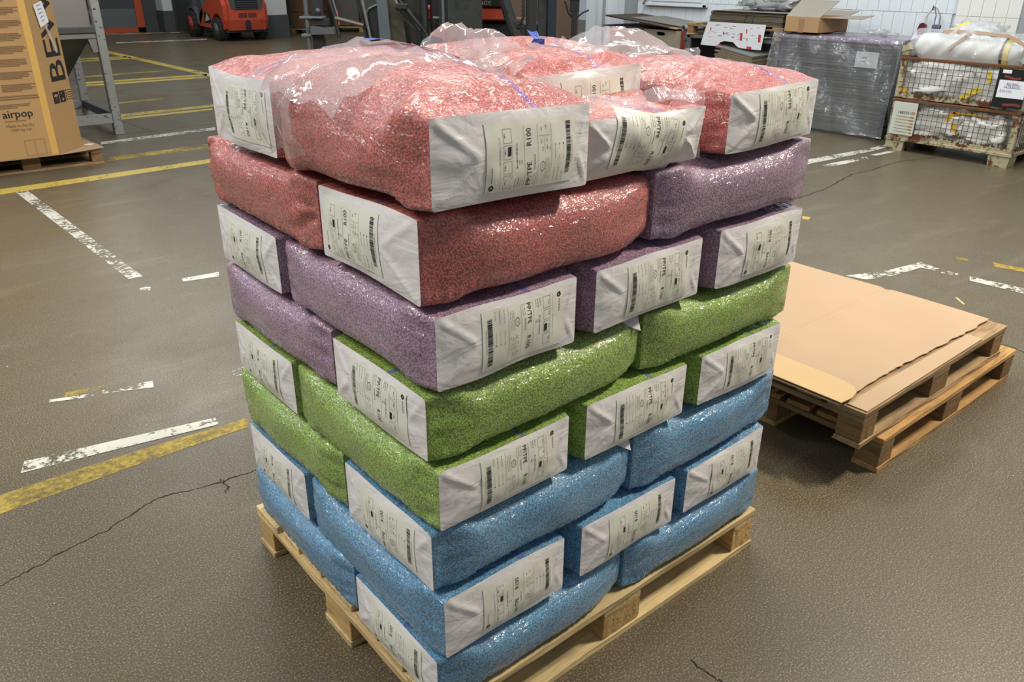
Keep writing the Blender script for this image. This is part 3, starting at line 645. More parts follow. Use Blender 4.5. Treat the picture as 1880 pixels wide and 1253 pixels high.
for o_, n_ in zip([o for o in bpy.data.objects if o.name.startswith('trim_5')], (5, 6)): o_.name = f'trim_{n_}'
# far doorway with orange frame
ORG = plain('orange_frame_paint', srgb(176, 74, 36), .55)
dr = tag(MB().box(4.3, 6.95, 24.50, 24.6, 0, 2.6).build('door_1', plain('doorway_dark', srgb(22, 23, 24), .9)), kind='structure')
for x0, x1, z0, z1 in ((4.35, 4.5, 0, 2.6), (5.55, 5.75, 0, 2.6), (6.75, 6.95, 0, 2.6), (5.55, 6.95, 0, .12)): MB().box(x0, x1, 24.40, 24.52, z0, z1).build('door_frame', ORG, dr)
MB().box(5.75, 6.75, 24.44, 24.5, .12, .62).build('door_panel', plain('grey_sheet_panel', srgb(92, 98, 100), .5), dr)
mb = MB(); mb.prism([(5.0, .02), (5.62, .02), (5.62, .62), (5.2, .62), (5.05, .45)], 24.1, 24.38, 'y')
bn = empty('grey_bin', (0, 0, 0), 0, 'small grey bin standing in front of the far orange door frame', 'bin'); mb.build('body', MATS['grey_sheet_panel'], bn)
MB().box(5.18, 5.45, 24.07, 24.10, .25, .5).build('front_opening', plain('black_rubber', srgb(24, 24, 25), .75), bn)

# ---------------------------------------------------------------- wall cabinet, hook with keys
t = empty('wall_cabinet', (9.24, 6.55, 1.205), 0, 'white shallow cabinet fixed on the white tiled wall above the crates', 'cabinet')
WG = MATS['white_gloss']
MB().box(0, .05, 0, 1.16, 0, .9, c=.004).build('back_box', WG, t)
MB().box(-.018, 0, .08, 1.02, .06, .86, c=.004).build('door', WG, t)
MB().box(-.022, 0, 0, .05, 0, .9, c=.003).build('frame_bar', WG, t); MB().box(-.022, 0, 0, 1.16, 0, .035, c=.003).build('frame_bar', WG, t)
t = empty('hanging_stick', (9.2, 7.6, 1.2), 0, 'thin brown stick hanging on a cord beside the white wall cabinet', 'stick')
MB().tube([(0, .10, .02), (0, -.14, .26)], .012).build('stick', plain('stick_wood', srgb(120, 92, 50), .7), t)
MB().tube([(0, -.02, .27), (0, .05, .16), (0, -.05, .17), (0, -.12, .24)], .006, 6).build('cord', plain('black_rubber', srgb(24, 24, 25), .75), t)
MAR = plain('maroon_plastic', srgb(96, 30, 34), .25, coat=.5); STG = plain('steel_grey', srgb(140, 144, 148), .35, .7); LOCKG = plain('lock_blue_grey', srgb(92, 104, 120), .4, .3)
t = empty('wall_hook', (9.185, 3.345, 1.32), 0, 'small dark hook on the white wall with two loops over it', 'hook')
MB().tube([(.01, 0, 0), (-.04, 0, -.02), (-.05, -.01, .02)], .006, 6).build('hook', MATS['black_rubber'], t)
t = empty('hanging_tool', (9.16, 3.42, 1.02), 0, 'dark red plastic case hanging by a pale loop from the wall hook', 'case')
mb = MB(); mb.prism([(-.045, 0), (.04, 0), (.05, .07), (.035, .125), (.0, .14), (-.035, .12), (-.05, .05)], -.02, .02, 'x'); mb.build('body', MAR, t)
MB().tube([(0, -.01, .13), (0, -.015, .2), (0, -.05, .26), (0, -.08, .29)], .010, 6).build('strap', plain('pale_strap', srgb(196, 190, 186), .5), t)
t = empty('padlock', (9.16, 3.27, 1.06), 0, 'blue-grey square padlock hanging by its shackle from the wall hook', 'lock')
MB().box(-.02, .02, -.045, .045, 0, .085, c=.008).build('body', LOCKG, t); MB().box(-.021, .02, -.045, -.028, .002, .083, c=.004).build('side_plate', STG, t)
MB().tube([(0, -.03, .08), (0, -.022, .17), (0, .03, .25), (0, .05, .26), (0, .05, .24), (0, .028, .18), (0, .03, .08)], .006, 6).build('shackle', STG, t)

# ---------------------------------------------------------------- stacked rusty wire cages with white bags
CAGE = plain('rusty_cream_metal', srgb(170, 162, 132), .6, .2, var=.1, dirt=srgb(92, 50, 24), dlo=.47, dhi=.56, dscale=9, bs=.2)
RUST = plain('rusty_wire', srgb(84, 62, 44), .7, .4, var=.2); RUSTB = plain('rust_brown_edge', srgb(104, 66, 38), .75, .2, var=.25, vscale=20)
BAG = plain('white_woven_bag', srgb(206, 206, 202), .55, var=.06, bs=.5, bscale=22)
YST = plain('yellow_strap', srgb(208, 184, 60), .55, var=.1); BST = plain('black_strap', srgb(44, 46, 44), .6)
YT = plain('amber_strap', srgb(206, 160, 44), .5)
FILM = film_mat('clear_film', .10, .10); FILMG = film_mat('grey_wrap_film', .14, .18, (.55, .57, .60, 1), .8, 12); FILMH = film_mat('hazy_film', .20, .12, (.86, .87, .90, 1), .8, 22)
def cage(z0, zt, feet, label, rootname='wire_cage'):
    Y0, Y1, X0, X1 = 1.69, 2.90, 7.70, 8.52
    root = empty(rootname, (0, 0, z0), 0, label, 'cage', 'wire cages stacked against the right wall')
    h = zt-z0; zb = .115 if feet else .0
    for ya, yb in ((Y0, Y0+.2), (Y1-.2, Y1)) if feet else ():
        for xa, xb in ((X0, X0+.18), (X1-.18, X1)):
            b = MB(); b.prism([(ya+.015, 0), (yb-.015, 0), (yb, zb), (ya, zb)], xa, xb, 'x'); b.build('foot', CAGE, root)
    if feet: MB().box(X0-.012, X1, Y0-.01, Y1+.01, zb-.012, zb+.018, c=.003).build('base_tray', CAGE, root)
    zl = zb+.018
    for yy in (Y0, Y1-.055):
        for xx in (X0, X1-.05): MB().box(xx, xx+.05, yy, yy+.055, zl, h+(.02 if not feet else 0), c=.004).build('corner_post', CAGE, root)
    MB().box(X0, X0+.012, Y0+.05, Y1-.05, zl, zl+.040).build('lower_rail', CAGE, root)
    for k in range(22):   # triangular gussets where the wires meet the tray
        y = Y0+.08+k*.0505; b = MB(); b.prism([(y, zl+.03), (y+.026, zl+.03), (y+.013, zl+.07)], X0-.004, X0+.004, 'x'); b.build('gusset', CAGE if k % 3 else RUSTB, root)
    top_z = h-.10 if not feet else h-.02
    MB().box(X0-.015, X0+.012, Y0, Y1, top_z, top_z+.028, c=.004).build('top_rail', RUSTB, root)
    for yy in (Y0, Y1-.02): MB().box(X0, X1, yy, yy+.02, top_z, top_z+.028, c=.004).build('side_rail', RUSTB, root)
    MB().box(X1-.02, X1, Y0, Y1, top_z, top_z+.028, c=.004).build('back_rail', RUSTB, root)
    y = Y0+.08; 
    while y < Y1-.06:
        MB().tube([(X0+.004, y, zl), (X0+.004, y, top_z)], .0025, 5, False).build('wire', RUST, root); y += .0505
    z = zl+.05
    while z < top_z-.01:
        MB().tube([(X0-.001, Y0+.03, z), (X0-.001, Y1-.03, z)], .0025, 5, False).build('wire', RUST, root); z += .0505
    for yy in (Y0+.01, Y1-.01):
        x = X0+.08
        while x < X1-.06: MB().tube([(x, yy, zl), (x, yy, top_z)], .0025, 5, False).build('side_wire', RUST, root); x += .0505
        z = zl+.05
        while z < top_z-.01: MB().tube([(X0+.03, yy, z), (X1-.03, yy, z)], .0025, 5, False).build('side_wire', RUST, root); z += .0505
    if not feet:
        for yy in (Y0, Y1-.10): MB().box(X0-.01, X0+.02, yy+.02, yy+.10, top_z+.02, top_z+.045).build('corner_lug', RUSTB, root)
        b = MB(); b.prism([(Y1-.075, h), (Y1+.008, h-.03), (Y1+.008, h+.03), (Y1-.02, h+.055)], X0-.01, X0+.09, 'x'); b.build('stacking_corner', CAGE, root)
    return root, zl, top_z
c1, zl, tz = cage(0, .505, True, 'lower rusty cream wire cage on feet, holding crumpled white bags')
c2, zl2, tz2 = cage(.507, .985, False, 'upper rusty cream wire cage stacked on the other, with the black folder tied on')
# number plate on the lower cage
MB().box(7.682, 7.690, 2.63, 2.875, .165, .485, c=.002).build('number_plate', plain('pale_green_plate', srgb(186, 192, 182), .5, var=.04, dirt=srgb(130, 90, 50), dlo=.66, dhi=.72, dscale=16), c1)
def text_on_x(st, x, y_left, z, size, mat, parent, name='print', italic=0, sx=1.0):
    """text on a plane facing -x: reading goes towards -y"""
    v, f = text_geo(st, size); o = mesh_obj(name, [(x, y_left-a*sx, z+b) for a, b in v], f, mat, parent); o['kind'] = 'stuff'; return o
text_on_x('18850510', 7.6805, 2.82, .372, .040, INK, c1)
mb = MB()
for q, n_ in ((.345, 5), (.315, 7), (.285, 4), (.255, 6), (.225, 5), (.195, 3)):
    mb.box(7.6795, 7.6805, 2.70+random.uniform(-.02, .02), 2.83, q, q+.004)
    mb.box(7.6795, 7.6805, 2.645, 2.645+.008*n_, q-.006, q+.006)
o = mb.build('plate_marks', plain('rust_marks', srgb(150, 106, 58), .7), c1); o['kind'] = 'stuff'
MB().lathe([(.013, 0), (.013, .004)], 12, Matrix.Translation((7.683, 2.655, .39)) @ Matrix.Rotation(-PI/2, 4, 'Y')).build('orange_dot', plain('orange_spot', srgb(208, 120, 50), .6), c1)

def blob(name, x0, x1, y0, y1, z0, z1, mat, parent, amp=.03, seed=0, n=34, ex=.45, freq=14):
    def fn(u, v):
        th = u*2*PI; ph = (v-.5)*PI; s_ = lambda q: math.copysign(abs(q)**ex, q)
        x, y, z = s_(math.cos(ph))*s_(math.cos(th)), s_(math.cos(ph))*s_(math.sin(th)), s_(math.sin(ph))
        d = 1+amp*(abs(float(snoise(x, y, z, freq*.25, seed % 5)))*1.6+.6*abs(float(snoise(x, y, z, freq*.6, (seed+2) % 5)))-.6)
        return ((x0+x1)/2+x*d*(x1-x0)/2, (y0+y1)/2+y*d*(y1-y0)/2, (z0+z1)/2+z*d*(z1-z0)/2)
    return MB().grid(fn, n*2, n).build(name, mat, parent, True)
def ribbon(pts, wd, th, axis=(1, 0, 0)):
    pts = [Vector(p) for p in pts]; a = Vector(axis); b = MB(); vs = []
    for i, p in enumerate(pts):
        d = (pts[min(i+1, len(pts)-1)]-pts[max(i-1, 0)]).normalized(); s_ = d.cross(a).normalized()*wd/2
        vs += [p-s_-a*th/2, p+s_-a*th/2, p+s_+a*th/2, p-s_+a*th/2]
    fs = []
    for i in range(len(pts)-1):
        for k in range(4): fs.append((i*4+k, i*4+(k+1) % 4, (i+1)*4+(k+1) % 4, (i+1)*4+k))
    fs += [(3, 2, 1, 0), tuple(range((len(pts)-1)*4, len(pts)*4))]; b.add(vs, fs); return b
t = empty('bulk_bag', (0, 0, 0), 0, 'crumpled white bulk bag with an amber strap, filling the lower cage', 'bag')
blob('bag_body', 7.735, 8.45, 2.19, 2.86, .14, .470, BAG, t, .10, 1); blob('bag_fold', 7.735, 8.40, 1.77, 2.26, .14, .455, BAG, t, .14, 3)
ribbon([(7.722, 2.28, .44), (7.722, 2.33, .37), (7.722, 2.27, .30), (7.722, 2.20, .27)], .055, .006).build('strap', YT, t)
ribbon([(7.722, 2.30, .435), (7.722, 2.15, .440), (7.722, 1.98, .435)], .022, .006).build('strap', YT, t)
t = empty('bulk_bag', (0, 0, 0), 0, 'crumpled white bulk bag in grey film with a yellow strap, filling the upper cage', 'bag')
blob('bag_body', 7.735, 8.45, 2.25, 2.86, .53, .865, BAG, t, .10, 2); blob('bag_fold', 7.735, 8.40, 1.77, 2.32, .53, .84, BAG, t, .12, 4)
MB().grid(lambda u, v: (7.722+.008*math.sin(u*23+v*9)+.006*math.sin(v*31), 1.76+u*1.09, .53+.33*v), 40, 14).build('film_wrap', FILMH, t, True)
ribbon([(7.712, 2.30, .545), (7.712, 2.20, .62), (7.712, 2.10, .68)], .05, .006).build('strap', YST, t)
ribbon([(7.712, 2.06, .84), (7.712, 2.03, .74)], .03, .006).build('strap', YST, t)
ribbon([(7.712, 2.84, .62), (7.712, 2.78, .55)], .05, .006).build('strap', YT, t)
# roll on top of the cages
t = empty('bag_roll', (0, 0, 0), 0, 'rolled white bag bound with a yellow and black strap, on top of the wire cages', 'bag')
def roll(u, v):
    a = u*2*PI; r_ = .128+.006*math.sin(a*3+v*9)+.004*math.sin(v*30+a); y = 1.86+.98*v
    e = min(v, 1-v)*14; r_ *= min(1, .72+.28*e**.5) if e < 1 else 1
    return (7.915+r_*1.05*math.cos(a), y, .992+r_*math.sin(a)*.98+.02*v)
mb = MB(); mb.grid(roll, 36, 50); n0 = len(mb.v)
mb.f.append(tuple(j*51 for j in range(36))); mb.f.append(tuple(j*51+50 for j in range(36))[::-1]); mb.build('roll_body', BAG, t, True)
for y, wd, mt in ((1.985, .045, YST), (2.022, .024, BST)):
    mb = MB(); mb.grid(lambda u, v: (7.915+(.140)*1.05*math.cos(u*2*PI), y+wd*(v-.5), .994+.140*math.sin(u*2*PI)), 36, 2); mb.build('band', mt, t, True)
t = empty('film_heap', (0, 0, 0), 0, 'crumpled clear film heap with brown tape, draped over the bag roll on the cages', 'film')
def heap(u, v):
    y = 1.70+1.17*u; a = -.35+v*3.3; r_ = .158+.012*abs(math.sin(y*17+a*3))+.010*math.sin(y*41+a*7); 
    zt = .07*math.exp(-((y-2.38)/.16)**2)*math.sin(max(0, min(PI, a)))
    return (7.93+r_*1.15*math.cos(PI-a), y, 1.0+r_*math.sin(a)+zt)
MB().grid(heap, 70, 26).build('film_sheet', FILMH, t, True)
blob('film_bundle', 8.0, 8.35, 2.20, 2.62, 1.0, 1.225, FILMH, t, .25, 3, 20, .7); blob('film_bundle', 7.98, 8.4, 1.45, 1.93, .98, 1.20, FILMH, t, .22, 1, 20, .7)
blob('bag_fold', 8.03, 8.33, 2.24, 2.58, 1.0, 1.19, BAG, t, .2, 2, 18, .7)
BT = plain('brown_tape', srgb(150, 118, 88), .35, var=.04)
ribbon([(7.760, 2.50, 1.000), (7.790, 2.42, 1.080), (7.86, 2.36, 1.150)], .036, .003, (.8, 0, -.5)).build('tape', BT, t)
ribbon([(7.80, 2.60, 1.160), (7.81, 2.30, 1.166), (7.79, 2.0, 1.150), (7.765, 1.85, 1.09), (7.76, 1.80, 1.03)], .030, .003, (.8, 0, -.4)).build('tape', BT, t)
ribbon([(8.0, 2.62, 1.13), (8.02, 2.55, 1.20), (8.06, 2.47, 1.235)], .04, .004, (.8, 0, -.5)).build('yellow_strap', YST, t)
# folder with the note
t = empty('document_folder', (0, 0, 0), 0, 'black folder with a white note reading BIG BAG ULTRASON, fixed to the upper cage', 'folder')
mb = MB(); mb.prism([(1.705, .885), (1.955, .883), (1.962, .540), (1.700, .545)], 7.664, 7.672, 'x'); mb.build('folder', plain('black_plastic', srgb(26, 26, 28), .3, var=.1), t)
MB().box(7.660, 7.6635, 1.70, 1.935, .632, .786).build('note', plain('white_paper', srgb(222, 224, 232), .6, var=.02), t)
MB().box(7.660, 7.6635, 1.85, 1.925, .845, .875).build('tab', MATS['white_paper'], t)
for k, (a, b_) in enumerate(((1.90, 1.80), (1.86, 1.75))):
    ribbon([(7.660, a, .82-.25*k), (7.660, b_, .80-.22*k), (7.660, b_-.04, .81-.24*k)], .022, .002).build('red_mark', plain('dull_red', srgb(120, 50, 44), .5), t)
PUR = plain('purple_ink', srgb(70, 50, 110), .5)
text_on_x('BIG BAG', 7.6590, 1.868, .748, .026, PUR, t); text_on_x('ULTRASON', 7.6590, 1.886, .722, .026, PUR, t)
mb = MB(); mb.box(7.6588, 7.6594, 1.745, 1.868, .744, .746); mb.box(7.6588, 7.6594, 1.738, 1.886, .718, .720); o = mb.build('underline', PUR, t)
mb = MB(); zz = [(1.915-.008*i, .690+(.012 if i % 2 else -.010)+.003*math.sin(i*2.3)) for i in range(14)]; mb.tube([(7.659, y, z) for y, z in zz], .0016, 5); mb.build('handwriting', PUR, t)

# ---------------------------------------------------------------- wrapped pallet of grey sheets, open carton on it
SHG = plain('grey_sheet_stock', srgb(74, 75, 74), .8, var=.2, vscale=4, stretch=(1, 1, 12)); SHP = plain('purple_sheet', srgb(112, 88, 112), .6, var=.1)
SHD = plain('dark_sheet_stock', srgb(54, 55, 54), .8, var=.2, vscale=4, stretch=(1, 1, 12))
t = empty('wrapped_pallet_load', (0, 0, 0), 0, 'wrapped load of dark grey sheets with a purple top layer, left of the wire cages', 'pallet load')
MB().box(8.06, 8.92, 3.17, 4.52, 0, .10, c=.004).build('pallet_base', DGREY, t)
z = .10; k = 0
while z < .975:
    h_ = random.choice((.028, .034, .040)); e = random.uniform(-.012, .012)
    MB().box(8.06+e, 8.92, 3.17+random.uniform(-.012, .012), 4.52+random.uniform(-.012, .012), z, z+h_-.004, c=.002).build('grey_sheet', SHG if k % 3 else SHD, t); z += h_; k += 1
MB().box(8.03, 8.92, 3.15, 4.54, z, z+.05, c=.006).build('purple_sheet', SHP, t); ZT = z+.05
MB().box(8.015, 8.03, 3.30, 3.55, .74, .90).build('paper_label', plain('grey_paper', srgb(176, 178, 182), .6, var=.03), t)
MB().box(8.010, 8.015, 3.42, 3.47, .84, .846).build('label_line', INKG, t); MB().box(8.010, 8.015, 3.44, 3.49, .80, .806).build('label_line', INKG, t)
def wrap(u, v):   # over the top from behind, down the front; flares towards the floor
    y = 3.06+1.54*u; L_ = v*1.95
    fold = .018*abs(math.sin(y*9+v*5))+.012*math.sin(y*23-v*7)+.010*math.sin(v*19+y*6)
    if L_ < .85: return (8.9-L_, y, ZT+.008+.012*math.sin(y*14+L_*5)**2)
    d = L_-.85; z_ = max(.05, ZT+.004-d*.99+ .10*math.sin(y*2.0)*sstep(.6, 1.1, d)); return (8.02-.018-float(sstep(0, .2, d))*fold*1.4-.055*d, y, float(z_))
MB().grid(wrap, 90, 70).build('film_cover', FILMG, t, True)
MB().grid(lambda u, v: (8.0+.92*u, 3.125-.02*abs(math.sin(u*11+v*5))-.012*math.sin(v*9+u*21)-.05*v, ZT+.005-v*(ZT-.04)), 40, 40).build('film_cover_side', FILMG, t, True)
MB().grid(lambda u, v: (7.99-.05*v+.9*u, 4.535+.012*abs(math.sin(u*9+v*5)), ZT+.005-v*(ZT-.06)), 30, 30).build('film_cover_side', FILMG, t, True)
t = empty('open_carton', (0, 0, 0), 0, 'open brown cardboard carton with raised flaps, on the wrapped pallet load', 'box')
CBX = corrugated('carton_brown', srgb(166, 132, 92)); CBG = corrugated('carton_grey_flap', srgb(138, 130, 118)); z0 = ZT+.022; zt = z0+.165
MB().box(8.00, 8.62, 4.04, 4.46, z0, z0+.006).build('bottom', CBX, t)
MB().box(8.00, 8.006, 4.04, 4.46, z0, zt).build('side_wall', CBX, t); MB().box(8.614, 8.62, 4.04, 4.46, z0, zt).build('side_wall', CBX, t)
MB().box(8.006, 8.614, 4.04, 4.046, z0, zt).build('side_wall', CBX, t); MB().box(8.006, 8.614, 4.454, 4.46, z0, zt).build('side_wall', CBX, t)
MB().box(7.998, 8.0, 4.22, 4.29, z0, zt-.02).build('tape', BT, t)
def flapq(name, p, th, mt=CBG):
    n = (Vector(p[1])-Vector(p[0])).cross(Vector(p[3])-Vector(p[0])).normalized()*th
    vs = [Vector(q) for q in p]+[Vector(q)+n for q in p]
    return mesh_obj(name, vs, [(0, 1, 2, 3), (7, 6, 5, 4), (0, 4, 5, 1), (1, 5, 6, 2), (2, 6, 7, 3), (3, 7, 4, 0)], mt, t)
flapq('flap', [(8.0, 4.04, zt), (8.0, 4.46, zt), (8.34, 4.50, zt+.17), (8.34, 4.02, zt+.17)], .005)
flapq('flap', [(8.02, 4.04, zt), (8.6, 4.04, zt), (8.6, 3.72, zt+.02), (8.3, 3.70, zt-.01)], .005)
flapq('flap', [(8.62, 4.05, zt), (8.62, 4.45, zt), (8.84, 4.46, zt+.05), (8.84, 4.04, zt+.05)], .005)
t = empty('film_scrap', (0, 0, 0), 0, 'small grey scraps of crumpled film on the wrapped load beside the carton', 'film')
blob('crumple', 8.35, 8.6, 3.50, 3.68, ZT+.024, ZT+.07, FILMG, t, .3, 1, 16, .8); blob('crumple', 8.3, 8.5, 3.34, 3.48, ZT+.024, ZT+.05, FILMG, t, .3, 2, 14, .8)

# ---------------------------------------------------------------- cage stand with pallet, cardboard and printed paper
STEEL = plain('dull_steel', srgb(120, 122, 118), .45, .6, var=.15); DK = plain('interior_shade_board', srgb(38, 34, 30), .9)  # DK: near-black board colour standing in for shade inside the stand
t = empty('cage_stand', (0, 0, 0), 0, 'dark grey metal cage stand carrying the pallet of flat cardboard', 'stand')
for y in (4.60, 5.93):
    for x in (8.10, 9.05): MB().box(x, x+.045, y-.045, y, 0, .93, c=.004).build('post', STEEL, t)
for x in (8.10, 9.05): MB().box(x, x+.04, 4.60, 5.93, .895, .93, c=.003).build('top_rail', STEEL, t)
MB().box(8.15, 9.05, 4.56, 5.93, .14, .17).build('shelf', DK, t); MB().box(9.07, 9.09, 4.58, 5.9, .17, .62).build('back_panel', DK, t)  # dark back panel added so the inside looks shaded
for y in (4.555, 5.895): MB().box(8.14, 9.05, y, y+.01, .17, .895).build('side_panel', DK, t)
for k in range(24): MB().tube([(9.08, 4.62+k*.054, .60), (9.08, 4.62+k*.054, .9)], .004, 5, False).build('wire', STEEL, t)
for k in range(5): MB().tube([(9.075, 4.58, .63+k*.054), (9.075, 5.9, .63+k*.054)], .004, 5, False).build('wire', STEEL, t)
BRD = plain('old_board', srgb(126, 112, 90), .8, var=.15, stretch=(1, .3, 6)); BRG = plain('grey_board', srgb(104, 104, 100), .7, var=.1)
pl_ = empty('board_pile', (0, 0, 0), 0, 'flat pile of dusty boards lying inside the cage stand', 'boards')
for k in range(17): MB().box(8.15+random.uniform(-.12, .02), 9.0, 5.28+random.uniform(-.02, .03), 5.86, .172+k*.026, .172+k*.026+.022, c=.002).build('board', BRD if k % 2 else BRG, pl_)
pl_ = empty('board_pile', (7.90, 4.80, .60), 0, 'tilted pile of thick boards sticking out of the cage stand', 'boards'); pl_.rotation_euler = (math.radians(7), math.radians(-4), math.radians(-10))
for k in range(7): MB().box(0, .95, -.02+random.uniform(-.01, .01), .62-.02*k*(k % 2), k*.024, k*.024+.020, c=.002).build('board', BRD if k < 6 else BRG, pl_)
MB().box(-.16, .2, .05, .36, .02, .06, c=.003).build('short_board', BRD, pl_)
pallet(8.08, 4.53, .935, .8, 1.40, 'brown pallet on the cage stand under flat cardboard', (OW, OWY, OWZ), rnd=21, ntop=5)
t = empty('flat_carton_stack', (0, 0, 0), 0, 'strapped stack of flat dark brown cartons on the pallet over the cage stand', 'cardboard')
CDK = plain('flat_carton_edge', srgb(92, 84, 68), .8, var=.15, stretch=(1, 1, 40), vscale=3)
for k in range(9): MB().box(8.10+random.uniform(-.008, .008), 8.85, 4.56+random.uniform(-.01, .01), 5.60+random.uniform(-.01, .01), 1.081+k*.0165, 1.081+k*.0165+.0145, c=.001).build('flat_carton', CDK, t)
MB().box(8.08, 8.86, 4.50, 5.56, 1.232, 1.237).build('top_card', plain('grey_top_card', srgb(116, 114, 106), .8), t)
MB().tube([(8.088, 4.96, 1.081), (8.088, 4.96, 1.232)], .004, 5).build('strap', BST, t)
MB().tube([(8.088, 5.09, 1.09), (8.088, 5.05, 1.20), (8.088, 5.10, 1.232)], .003, 5).build('strap', BST, t)
t = empty('film_bundle', (0, 0, 0), 0, 'crumpled grey film bundle on top of the flat carton stack', 'film')
blob('film', 8.3, 8.85, 4.56, 5.34, 1.239, 1.42, FILMG, t, .2, 3, 24, .6); blob('film_core', 8.38, 8.8, 4.60, 5.28, 1.239, 1.39, plain('grey_plastic_lump', srgb(150, 150, 148), .4, var=.1, bs=.8, bscale=18), t, .25, 1, 24, .7)
# printed paper hanging over the pallet front
t = empty('printed_paper', (0, 0, 0), 0, 'white paper with red print and a torn hole, hanging from the pallet on the stand', 'paper')
pts = [(5.575, 1.105), (5.62, .97), (5.655, .828), (5.385, .826), (5.365, .872), (5.30, .892), (5.17, .888), (5.12, .850), (5.075, .828), (4.90, .822), (4.765, .822), (4.75, .97), (4.735, 1.105)]
mb = MB(); mb.prism(pts[::-1], 8.038, 8.041, 'x'); mb.build('sheet', plain('newsprint', srgb(206, 206, 210), .6, var=.07, vscale=9, bs=.6, bscale=12), t)
RED = plain('red_print', srgb(176, 52, 62), .5); mb = MB()
marks = [(5.06, .955, .045, .11), (4.80, .95, .045, .11), (5.36, .84, .07, .035), (4.93, .838, .09, .038), (5.52, 1.02, .02, .05), (5.32, .98, .022, .05), (4.99, 1.02, .02, .06), (4.97, .93, .014, .04)]
for y, z, wy, hz in marks:
    wy *= .75; hz *= .8
    b = MB(); b.prism([(y-wy/2, z-hz/2), (y+wy/2, z-hz/2+.004), (y+wy/2+.004, z+hz/2), (y-wy/2+.003, z+hz/2-.003)], 8.0365, 8.0378, 'x'); b.build('red_mark', RED, t)
mb = MB()
for k in range(26):
    y = random.uniform(4.80, 5.55); z = random.uniform(.92, 1.08); mb.box(8.0366, 8.0378, y, y+random.uniform(.02, .06), z, z+.004)
o = mb.build('grey_print', INKG, t); o['kind'] = 'stuff'

# ---------------------------------------------------------------- plywood crate, tube and boards
CR = plain('stained_plywood', srgb(150, 140, 120), .7, var=.1, dirt=srgb(96, 84, 66), dlo=.55, dhi=.75, dscale=3)
t = empty('plywood_crate', (0, 0, 0), 0, 'stained pale plywood crate with a handle hole and red corner strip, left of the stand', 'crate')
def slot_panel(x0, x1, ya, yb, za, zb, hy, hz, hw_, hh, mat, name, parent):
    """panel with a rounded slot: four rectangles round the hole plus the slot's end fillets"""
    b = MB(); b.box(x0, x1, ya, hy-hw_, za, zb); b.box(x0, x1, hy+hw_, yb, za, zb); b.box(x0, x1, hy-hw_, hy+hw_, za, hz-hh); b.box(x0, x1, hy-hw_, hy+hw_, hz+hh, zb)
    for sg in (-1, 1):
        for sz in (-1, 1):
            arc = [(hy+sg*(hw_-hh)+sg*hh*math.sin(a*PI/8), hz+sz*hh*math.cos(a*PI/8)) for a in range(5)]
            b.prism([(hy+sg*hw_, hz+sz*hh)]+arc, x0, x1, 'x')
    return b.build(name, mat, parent)
slot_panel(8.20, 8.22, 6.02, 7.40, .04, .955, 6.46, .905, .075, .022, CR, 'front_panel', t)
MB().box(9.0, 9.02, 6.02, 7.40, .04, .955).build('back_panel', CR, t); MB().box(8.22, 9.0, 6.02, 6.04, .04, .955).build('side_panel', CR, t); MB().box(8.22, 9.0, 7.38, 7.40, .04, .955).build('side_panel', CR, t)
MB().box(8.2, 9.02, 6.02, 7.40, 0, .04).build('base', CR, t)
MB().box(8.19, 8.2, 6.02, 6.105, .04, .965, c=.002).build('corner_strip', plain('red_brown_strip', srgb(128, 52, 38), .6), t)
for z in (.32, .62, .9): MB().lathe([(.007, 0), (.007, .004)], 8, Matrix.Translation((8.19, 6.06, z)) @ Matrix.Rotation(-PI/2, 4, 'Y')).build('rivet', STG, t)
t = empty('steel_upright', (0, 0, 0), 0, 'grey steel upright between the plywood crate and the cage stand', 'post')
MB().box(8.16, 8.20, 5.955, 6.01, 0, .955, c=.004).build('post', STEEL, t); MB().box(8.14, 8.16, 5.95, 6.02, .86, .9, c=.004).build('clamp', STEEL, t)
t = empty('board_stack', (0, 0, 0), 0, 'loose brown boards lying slanted across the top of the plywood crate', 'boards')
BK = plain('dark_board_edge', srgb(62, 50, 36), .8); BL = plain('pale_board', srgb(150, 124, 84), .75)
MB().box(8.16, 9.0, 6.75, 7.50, .957, .972).build('flat_board', BK, t)
def slant(xa, xb, y0, z0_, y1, z1_, th, mt):
    b = MB(); b.prism([(y0, z0_), (y1, z1_), (y1, z1_+th), (y0, z0_+th)], xa, xb, 'x'); b.build('slanted_board', mt, t)
slant(8.16, 8.9, 6.18, .974, 7.46, 1.085, .010, BL); slant(8.13, 8.9, 6.30, .990, 7.44, 1.098, .008, BK); slant(8.30, 9.0, 6.2, 1.000, 7.1, 1.078, .006, plain('grey_top_card', srgb(116, 114, 106), .8))
t = empty('cardboard_tube', (0, 0, 0), 0, 'grey hollow tube lying on the crate beside the stand pallet', 'tube')
mb = MB(); R_ = .034; mb.grid(lambda u, v: (8.22+.7*v, 6.10+R_*math.cos(u*2*PI), .992+R_*math.sin(u*2*PI)), 20, 4); mb.grid(lambda u, v: (8.22+.7*v, 6.10+R_*.8*math.cos(-u*2*PI), .992+R_*.8*math.sin(-u*2*PI)), 20, 4)
mb.build('tube_wall', plain('grey_tube', srgb(140, 142, 142), .5), t, True)

